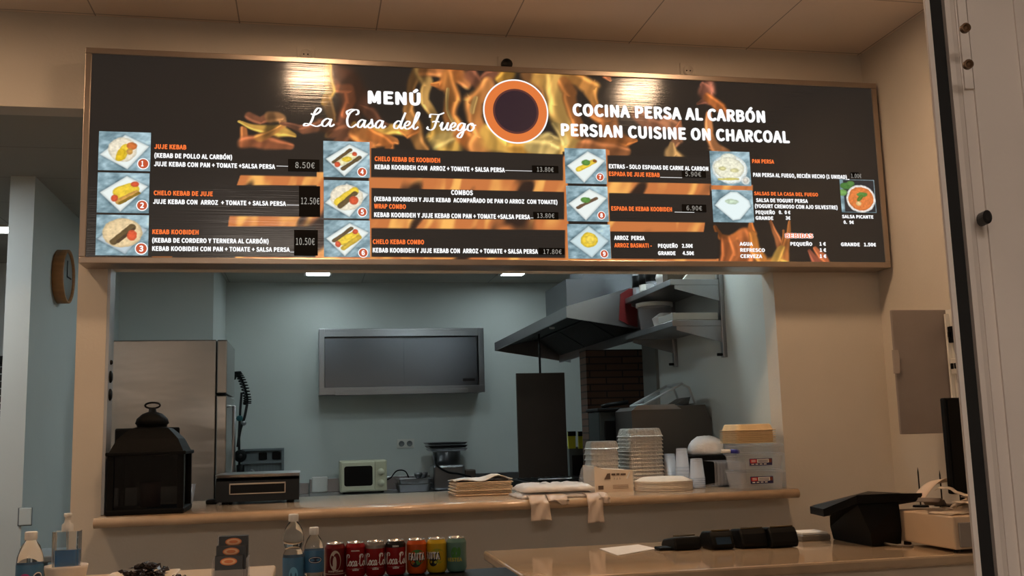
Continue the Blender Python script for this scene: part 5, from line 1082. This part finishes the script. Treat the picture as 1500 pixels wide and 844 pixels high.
MNV = mat('label_navy_oval', (24, 40, 70), .4)
bx, bz = at(430, 800, y=-.9).x, None
bottle(bx, -.92, .205, .033, p1, (.05, .40), 'taller water bottle with a pinched waist, left of the cans', [(0, .03, .014, .025, mat('label_light', (120, 186, 220), .4))], ZT-.0)
bottle(at(460, 800, y=-.9).x, -.90, .158, .031, p2, (.2, .62), 'shorter water bottle between the taller bottle and first can', [(.004, .07, .022, .011, MNV), (.004, .07, .02, .009, MW), (.004, .07, .018, .0075, MNV)])
pb = at(45, 800, y=-1.1); bottle(pb.x, -1.1, .2, .036, p2, (.22, .6), 'water bottle with blue label left of the sanitiser', [(-.012, .085, .014, .012, mat('label_magenta', (190, 60, 130), .4)), (.022, .085, .014, .014, MW), (.022, .085, .011, .011, MNV)])
# sanitizer on white stand
ps = at(97, 828, y=-1.0); zst = ps.z
t = thing('round_stand', 'white round pot standing under the sanitiser bottle', 'pot', (ps.x, -1.0, ZT)); rs_ = (at(128, 828, y=-1.0).x-at(64, 828, y=-1.0).x)/2
MB().lathe([(0, 0), (rs_*.7, 0), (rs_*.98, zst-ZT-.008), (rs_, zst-ZT), (rs_*.95, zst-ZT), (rs_*.93, zst-ZT-.006), (0, zst-ZT-.006)], (ps.x, -1.0, ZT), M_foam, 36).build('pot', t)
t = thing('sanitiser_bottle', 'square clear pump bottle half full of blue sanitiser', 'sanitiser bottle', (ps.x, -1.0, zst)); wS = .037; zb_ = zst-.005
zsh = at(97, 778, y=-1.0).z; ztp = at(97, 752, y=-1.0).z
b = MB(); b.loft([rrect(ps.x-wS, ps.x+wS, -1.0-wS*.7, -1.0+wS*.7, zb_, .006), rrect(ps.x-wS, ps.x+wS, -1.0-wS*.7, -1.0+wS*.7, zsh, .006)], M_bot); b.build('bottle_body', t)
MB().loft([rrect(ps.x-wS*.78, ps.x+wS*.78, -1.0-wS*.5, -1.0+wS*.5, zb_+.003, .005), rrect(ps.x-wS*.78, ps.x+wS*.78, -1.0-wS*.5, -1.0+wS*.5, zb_+(zsh-zb_)*.48, .005)], mat('blue_gel', (60, 130, 190), .1, alpha=.85)).build('blue_liquid', t)
b = MB(); b.lathe([(.016, zsh), (.016, zsh+.018), (.009, zsh+.024), (.008, ztp-.012), (.011, ztp-.01), (.011, ztp), (0, ztp)], (ps.x, -1.0, 0), M_white, 20); b.box((ps.x-.004, -1.03, ztp-.01), (ps.x+.004, -1.0, ztp-.002), M_white, .002); b.build('pump', t)
MB().tube([(ps.x, -1.0, zsh), (ps.x+.004, -1.0, zb_+.01)], .0025, M_white, 6).build('dip_tube', t)
# tray of wrapped sweets
p = at(205, 842, y=-.8)
t = thing('sweet_tray', 'white tray of dark wrapped sweets on the left counter', 'tray', (p.x, -.75, ZT)); x0, x1 = at(150, 844, y=-.8).x, at(256, 840, y=-.8).x; y0, y1 = -1.0, -.62; zr = at(205, 836, y=-.7).z
b = MB(); b.loft([rrect(x0+.02, x1-.02, y0+.02, y1-.02, ZT+.001, .015), rrect(x0, x1, y0, y1, zr-.01, .02), rrect(x0+.004, x1-.004, y0+.004, y1-.004, zr-.01, .02), rrect(x0+.022, x1-.022, y0+.022, y1-.022, ZT+.005, .015)], M_foam); b.build('dish', t)
M_cand = mat('foil_wrapper', (40, 30, 28), .25, .5, noise=.4, scale=60); src = None; cxx = (x0+x1)/2+.02
for k in range(26):
    if src is None:
        b = MB(); b.lathe([(0, -.016), (.007, -.013), (.01, 0), (.007, .013), (0, .016)], (0, 0, 0), M_cand, 10, 'x'); b.face([(-.016, -.008, -.002), (-.03, -.01, .004), (-.028, .01, 0), (-.015, .006, 0)], M_cand); b.face([(.016, -.008, 0), (.03, -.01, -.004), (.028, .01, .004), (.015, .006, .001)], M_cand); src = b.build('wrapped_sweet', origin=(0, 0, 0)); c_ = src
    else: c_ = src.copy(); COL.objects.link(c_)
    lay = k//10; rad = (.10, .07, .035)[lay]; a = k*2.4; rr_ = rad*math.sqrt(((k % 10)+.5)/10)
    c_.location = (cxx+rr_*1.0*math.cos(a), (y0+y1)/2+.04+rr_*math.sin(a), ZT+.018+lay*.021); c_.rotation_euler = (random.uniform(-.5, .5), random.uniform(-.4, .4), random.uniform(0, 6.28)); tag(c_, 'dark foil wrapped sweet heaped in the white tray', 'sweet', 'sweets in the white tray')
# business card holder
p = at(338, 838, y=-.78); x0, x1 = at(313, 838, y=-.78).x, at(364, 838, y=-.78).x; zt = at(340, 785, y=-.72).z
t = thing('card_holder', 'clear acrylic card holder on the left counter', 'card holder', ((x0+x1)/2, -.75, ZT))
b = MB(); b.box((x0, -.86, ZT+.001), (x1, -.70, ZT+.006), M_clear2); b.box((x0, -.86, ZT+.006), (x0+.004, -.70, ZT+.075), M_clear2); b.box((x1-.004, -.86, ZT+.006), (x1, -.70, ZT+.075), M_clear2); b.box((x0+.004, -.86, ZT+.006), (x1-.004, -.856, ZT+.045), M_clear2); b.box((x0+.004, -.704, ZT+.006), (x1-.004, -.70, zt), M_clear2); b.build('acrylic_body', t)
M_card = mat('black_card', (14, 12, 11), .4, noise=.1)
for k in range(3):
    ya_ = -.846+k*.045; zc_ = zt-.052+k*.026; wd = (x1-x0)/2-.008-(.004 if k == 0 else 0); xc_ = (x0+x1)/2-.004+k*.004
    c_ = thing('business_cards', ('front', 'middle', 'rear')[k]+' black card stack with orange oval in the clear holder', 'cards', (xc_, ya_, ZT+.006), 'black cards in the clear holder')
    b = MB(); b.loft([[(xc_-wd, ya_, ZT+.008), (xc_+wd, ya_, ZT+.008), (xc_+wd, ya_+.03, ZT+.008), (xc_-wd, ya_+.03, ZT+.008)], [(xc_-wd, ya_+.012, zc_), (xc_+wd, ya_+.012, zc_), (xc_+wd, ya_+.042, zc_), (xc_-wd, ya_+.042, zc_)]], M_card); b.build('stack', c_)
    b = MB(); o_z = zc_-.017; H_ = zc_-ZT-.008; mo = mat('card_orange', (222, 126, 70), .5, noise=.1); mi2 = mat('card_cream', (240, 190, 140), .5)
    for rx, rz, m, l in ((.026, .012, mo, .001), (.022, .009, mi2, .0016), (.014, .005, mo, .0022)):
        b.face([(xc_+rx*math.cos(2*math.pi*j/24), ya_+.012*(o_z+rz*math.sin(2*math.pi*j/24)-ZT-.008)/H_-l, o_z+rz*math.sin(2*math.pi*j/24)) for j in range(24)], m)
    b.build('oval_emblem', c_, recalc=False)
# paper, terminals on stone counter
P4 = [at(*q, z=ZT+.002) for q in ((878, 804), (935, 798), (962, 804), (905, 814))]
b = MB(); b.loft([[(v.x, v.y, ZT+.0008) for v in P4], [(v.x, v.y, ZT+.003) for v in P4]], M_bagw); tag(b.build('paper_sheet'), 'loose white paper sheet lying on the stone counter', 'paper')
def terminal(px_, py_, w_, h_, label, scr=False, flat=False):
    p = at(px_, py_, z=ZT); x, y = p.x, p.y+.04; t = thing('card_terminal', label, 'card terminal', (x, y, ZT), 'card terminals on the stone counter')
    prof = [(y-.04, ZT+.002), (y-.05, ZT+.02), (y-.035, ZT+h_*.75), (y-.02, ZT+h_), (y+.06, ZT+h_*.9), (y+.1, ZT+.03), (y+.1, ZT+.002)]
    if flat: prof = [(y-.06, ZT+.002), (y-.065, ZT+.018), (y-.05, ZT+h_), (y+.08, ZT+h_*.6), (y+.1, ZT+.002)]
    b = MB(); b.prism(prof, 'x', x-w_/2, x+w_/2, M_black); o = b.build('body', t); bv = o.modifiers.new('b', 'BEVEL'); bv.width = .008; bv.segments = 3
    bb = MB(); bb.tube([(x-w_/2+.01, y-.018, ZT+h_+.001), (x+w_/2-.01, y-.018, ZT+h_+.001)], .003, mat('terminal_trim', (90, 74, 44), .4, .4), 6); bb.build('edge_trim', t)
    if scr: 
        b = MB(); b.face([(x-w_*.32, y-.0515, ZT+.022), (x+w_*.32, y-.0515, ZT+.022), (x+w_*.32, y-.0395, ZT+h_*.68), (x-w_*.32, y-.0395, ZT+h_*.68)], mat('terminal_screen', (34, 54, 74), .2, noise=.2)); b.build('screen', t, recalc=False)
    if flat:
        b = MB(); b.box((x-w_/2-.05, y-.03, ZT+.001), (x-w_/2, y+.03, ZT+.012), M_black, .004); b.build('connector', t)
    return t
terminal(1006, 806, .105, .05, 'flat black card terminal, first in the row of four', flat=True)
terminal(1060, 806, .09, .068, 'black card terminal with bluish screen in the row', scr=True)
terminal(1106, 804, .105, .072, 'black card terminal third along the row of four')
terminal(1150, 803, .11, .075, 'black card terminal nearest the till screen')
# white keyboard/pad behind POS
b = MB(); p = at(1172, 793, z=ZT); q = at(1235, 785, z=ZT); b.box((p.x, p.y-.02, ZT+.001), (min(q.x+.05, 2.895), p.y+.1, ZT+.022), mat('grey_pad', (118, 110, 100), .5, noise=.05), .004); b.box((p.x+.004, p.y-.015, ZT+.023), (min(q.x+.04, 2.885), p.y+.09, ZT+.033), M_bagw, .003); tag(b.build('note_pad'), 'white notepad on grey tray beside the card terminals', 'notepad')
# POS till
t = thing('till_terminal', 'black touch-screen till seen from behind on stone counter', 'till', (3.02, -.6, ZT))
yA = -.78
P = lambda x, y_, yy=yA: at(x, y_, y=yy)
c0 = P(1225, 752); c1 = P(1336, 745)
L0 = P(1206, 746, -.66); L1 = P(1250, 726, -.78); R0 = P(1346, 722, -.78); R1 = P(1340, 734, -.55); L2 = P(1208, 756, -.66)
up_ = [(L0.x, -.66, L0.z), (L1.x, -.80, L1.z), (R0.x, -.80, R0.z), (R0.x+.03, -.62, R0.z-.012), (R0.x-.02, -.46, R0.z-.012), (L0.x+.05, -.46, L0.z-.005)]
b = MB(); b.loft([[(x, y, z-.028) for x, y, z in up_], up_], M_black); b.build('screen_housing', t)
b = MB(); b.loft([[(2.915, -.53, ZT+.002), (2.915, -.81, ZT+.002), (3.05, -.78, ZT+.002), (3.05, -.70, ZT+.002), (3.05, -.5, ZT+.002), (2.95, -.5, ZT+.002)], [(2.905, -.53, ZT+.05), (2.905, -.82, ZT+.05), (3.05, -.79, ZT+.05), (3.052, -.70, ZT+.05), (3.05, -.5, ZT+.05), (2.95, -.5, ZT+.05)],
    [(up_[0][0]+.035, -.64, up_[0][2]-.029), (up_[1][0]+.01, -.785, up_[1][2]-.029), (3.05, -.785, up_[2][2]-.033), (3.052, -.63, up_[3][2]-.033), (3.05, -.5, up_[4][2]-.029), (2.95, -.5, up_[5][2]-.029)]], M_black); b.build('base', t)
b = MB(); b.face([(x*.96+.04*3.03, y*.96-.04*.63, z*.96+.04*(L1.z-.01)+.0025) for x, y, z in up_], M_blackg); b.build('touch_screen', t, recalc=False)
MB().tube([tuple(v) for v in crom([(2.97, -.80, ZT+.01), (2.99, -.85, ZT+.006), (3.02, -.88, ZT+.005), (3.045, -.86, ZT+.005)], 5)], .004, mat('grey_cable', (120, 110, 100), .5), 6).build('cable', t)
# cash drawer / printer box
C0 = at(1400, 806, z=ZT+.012); xd, yd = C0.x, C0.y; zd = at(1400, 757, y=yd).z
t = thing('cash_drawer', 'beige cash drawer box behind the till', 'cash drawer', (xd+.18, yd+.2, ZT)); mbg = mat('beige_metal', (214, 188, 158), .5, noise=.03)
MB().box((xd, yd, ZT+.012), (xd+.48, yd+.36, zd), mbg, .005).build('case', t)
MB().box((xd+.015, yd-.008, ZT+.02), (xd+.47, yd-.001, zd-.02), mat('drawer_grey', (150, 140, 132), .5, noise=.03), .003).build('drawer_front', t)
for x in (xd+.03, xd+.45):
    for y in (yd+.03, yd+.33): MB().lathe([(0, 0), (.014, 0), (.012, .013), (0, .013)], (x, y, ZT), M_rubber, 10).build('foot', t)
# receipts on the drawer
rsr = random.Random(8)
RC = [(.10, .10, 10, .19, .11), (.17, .16, -25, .16, .09), (.08, .22, 35, .13, .08), (.24, .12, 5, .17, .1), (.15, .07, -12, .15, .075), (.26, .14, 60, .14, .08), (.20, .05, 20, .17, .09), (.12, .13, -40, .15, .08)]
for k, (dx, dy, rz, lw, ww) in enumerate(RC):
    b = MB(); nx = 12; a = math.radians(rz); i = b.mi([M_bag, mat('receipt', (214, 196, 176), .8), mat('receipt_grey', (120, 108, 98), .8)][k % 3]); z0 = zd+.003+k*.008; rows = []
    for j in range(nx):
        s = j/(nx-1)-.5; zz = z0+.026*max(0, math.sin(s*4+k*1.3))+.006*abs(math.sin(s*13+k))
        rows.append([b.bm.verts.new((xd+dx+s*lw*math.cos(a)-q_*ww/2*math.sin(a), yd+dy+s*lw*math.sin(a)+q_*ww/2*math.cos(a), zz)) for q_ in (-1, 0, 1)])
    for r0, r1 in zip(rows, rows[1:]):
        for q_ in (0, 1): f = b.bm.faces.new([r0[q_], r0[q_+1], r1[q_+1], r1[q_]]); f.smooth = True; f.material_index = i
    o = b.build('receipt'); o.modifiers.new('s', 'SOLIDIFY').thickness = .003; tag(o, ['lowest', 'slanted', 'grey folded', 'wide', 'upper', 'narrow upright', 'curved upper', 'topmost'][k]+' loose receipt in the pile on the cash drawer', 'receipt', 'receipts on the cash drawer')
# long curled receipt
A = [at(*q, y=-.80) for q in ((1346, 733), (1362, 712), (1378, 702), (1386, 706))]
b = MB(); i = b.mi(mat('curled_receipt', (224, 200, 178), .75, noise=.03)); rows = [[b.bm.verts.new((p[0]-.02*0, p[1]+s, p[2]-s*.15)) for s in (-.03, 0, .03, .06)] for p in crom([tuple(a) for a in A], 6)]
for r0, r1 in zip(rows, rows[1:]):
    for q_ in range(3): f = b.bm.faces.new([r0[q_], r0[q_+1], r1[q_+1], r1[q_]]); f.smooth = True; f.material_index = i
o = b.build('curled_receipt'); o.modifiers.new('s', 'SOLIDIFY').thickness = .002; tag(o, 'long curled receipt arching up from the cash drawer pile', 'receipt')
for k, (px_, ptop) in enumerate(((1344, 684), (1376, 688))):
    p = at(px_, ptop, y=-.70); t = thing('bill_spike', ('left' if k == 0 else 'right')+' thin dark bill spike on the cash drawer', 'bill spike', (p.x, -.70, zd), 'bill spikes on the drawer')
    MB().lathe([(0, zd+.001), (.03, zd+.001), (.028, zd+.008), (0, zd+.009)], (p.x, -.70, 0), M_black, 20).build('base', t)
    MB().lathe([(.0028, zd+.005), (.0028, p.z-.02), (0, p.z)], (p.x, -.70, 0), M_dsteel, 8).build('needle', t)
# monitor
ym_ = -.86; p = at(1383, 583, y=ym_); q = at(1384, 725, y=ym_)
t = thing('monitor', 'black monitor partly hidden behind the door frame, over the cash drawer', 'monitor', (p.x+.07, ym_, zd)); mx1 = 3.612
MB().box((p.x, ym_, q.z), (mx1, ym_+.03, p.z), M_black, .006).build('housing', t)
MB().box((p.x+.01, ym_-.003, q.z+.015), (mx1-.008, ym_, p.z-.01), M_blackg).build('screen', t)
MB().box((p.x+.06, ym_-.006, q.z+.03), (p.x+.10, ym_-.003, q.z+.055), mat('sticker_grey', (92, 92, 80), .6)).build('sticker', t)
MB().box((p.x+.06, ym_+.031, zd+.012), (p.x+.10, ym_+.05, q.z+.06), M_black, .004).build('stand', t); MB().box((p.x+.02, ym_+.01, zd+.001), (mx1-.01, ym_+.12, zd+.012), M_black, .003).build('foot_plate', t)
MB().tube([tuple(v) for v in crom([(p.x+.05, ym_+.01, q.z), (p.x+.06, ym_, q.z-.03), (p.x+.09, ym_, q.z-.035), (p.x+.11, ym_+.02, q.z)], 6)], .005, M_black, 8).build('cable', t)

# ------------------------------------------------------------------ electrical cabinet on the right wall
xw = 3.62; H0 = at(1388, 455, x=xw); yh = H0.y; zt = 1.872; zb = 1.345
t = thing('fuse_cabinet', 'white recessed fuse cabinet with door open on right wall', 'fuse cabinet', (xw, yh-.2, zb))
b = MB(); b.box((xw-.012, yh-.42, zb), (xw, yh, zt), M_white, .003); b.build('backplate', t)
p = at(1304, 455, y=yh); q = at(1388, 455, y=yh)
b = MB(); b.box((p.x, yh-.006, zb), (xw-.014, yh+.006, zt), mat('cabinet_door_grey', (150, 138, 132), .5, noise=.04), .003); d = b.build('door', t)
MB().prism([(p.x-.012, 1.60), (p.x+.012, 1.60), (p.x+.016, 1.67), (p.x+.012, 1.70), (p.x-.012, 1.70)], 'y', yh-.016, yh-.0065, mat('handle_clear', (178, 166, 156), .25, noise=.05)).build('latch', d)
MB().box((xw-.03, yh-.025, zb+.02), (xw-.013, yh-.012, zt-.02), M_white, .002).build('hinge_strip', t)
for z in (1.76, 1.625): MB().box((xw-.035, yh-.12, z-.035), (xw-.012, yh-.035, z+.035), M_white if z < 1.7 else M_black, .004).build('breaker_row', t)
for z in (1.76, 1.625):
    for k in range(3): MB().box((xw-.045, yh-.058-k*.025, z-.012), (xw-.034, yh-.048-k*.025, z+.012), M_black, .002).build('breaker_switch', t)

# ------------------------------------------------------------------ door frame in the foreground (aluminium sliding door post)
D0 = 1.3
def dpt(px_, py_=422): v = FW + RT*((px_-750)/FPX) + UP*((422-py_)/FPX); return CAM + v*D0
ql, qr = dpt(1393), dpt(1561)
base = Vector((ql.x, ql.y, 0)); dv = Vector((qr.x-ql.x, qr.y-ql.y, 0)); sc_ = dv.length/168.; dv.normalize(); nv = Vector((-dv.y, dv.x, 0))
if nv.dot(Vector((CAM.x, CAM.y, 0))-base) < 0: nv = -nv                      # towards the camera
M_post = mat('door_aluminium', (232, 222, 214), .45, .15, noise=.04, scale=6); M_post2 = mat('door_aluminium_dark', (214, 204, 196), .45, .15, noise=.04, scale=6); M_lip = mat('door_lip_white', (236, 226, 218), .4, noise=.03)
t = thing('door_frame', 'pale aluminium sliding door frame with black gasket in foreground', 'door frame', base)
def post(u0, u1, d0, d1, m, name, z0=0., z1=3.2):
    P_ = [base+dv*(u0*sc_)+nv*d0, base+dv*(u1*sc_)+nv*d0, base+dv*(u1*sc_)+nv*d1, base+dv*(u0*sc_)+nv*d1]
    b = MB(); b.prism([(v.x, v.y) for v in P_], 'z', z0, z1, m); return b.build(name, t)
post(0, 7, -.006, .0, M_lip, 'edge_lip'); post(7, 28, -.010, -.006, M_rubber, 'gasket'); post(28, 36, -.04, .003, M_post, 'rail'); post(36, 44, -.04, .0, M_post2, 'groove')
post(44, 60, -.04, .002, M_post, 'profile'); post(60, 130, -.04, .006, M_post, 'leaf'); post(130, 176, -.04, .009, M_post, 'leaf')
zp0 = dpt(1412, 118).z; post(46, 59, .0, .006, M_lip, 'strike_plate', zp0, 3.0)
for px_, py_, m in ((1411, 44, M_dsteel), (1415, 97, M_dsteel)):
    v = dpt(px_, py_); c = v+nv*.0035; rt = dv
    b = MB(); n = 18; ring = lambda r, d: [tuple(v+rt*(r*math.cos(2*math.pi*k/n))+Vector((0, 0, r*math.sin(2*math.pi*k/n)))+nv*d) for k in range(n)]
    b.loft([ring(.0062, .003), ring(.0062, .009), ring(.004, .0092), ring(.002, .0075)], mat('screw_brass', (110, 84, 62), .4, .7)); b.build('screw', t)
v = dpt(1437, 322); b = MB(); n = 18; ring = lambda r, d: [tuple(v+dv*(r*math.cos(2*math.pi*k/n))+Vector((0, 0, r*1.5*math.sin(2*math.pi*k/n)))+nv*d) for k in range(n)]
b.loft([ring(.006, .0), ring(.006, .018), ring(.0035, .02)], M_dsteel); b.build('knob', t)
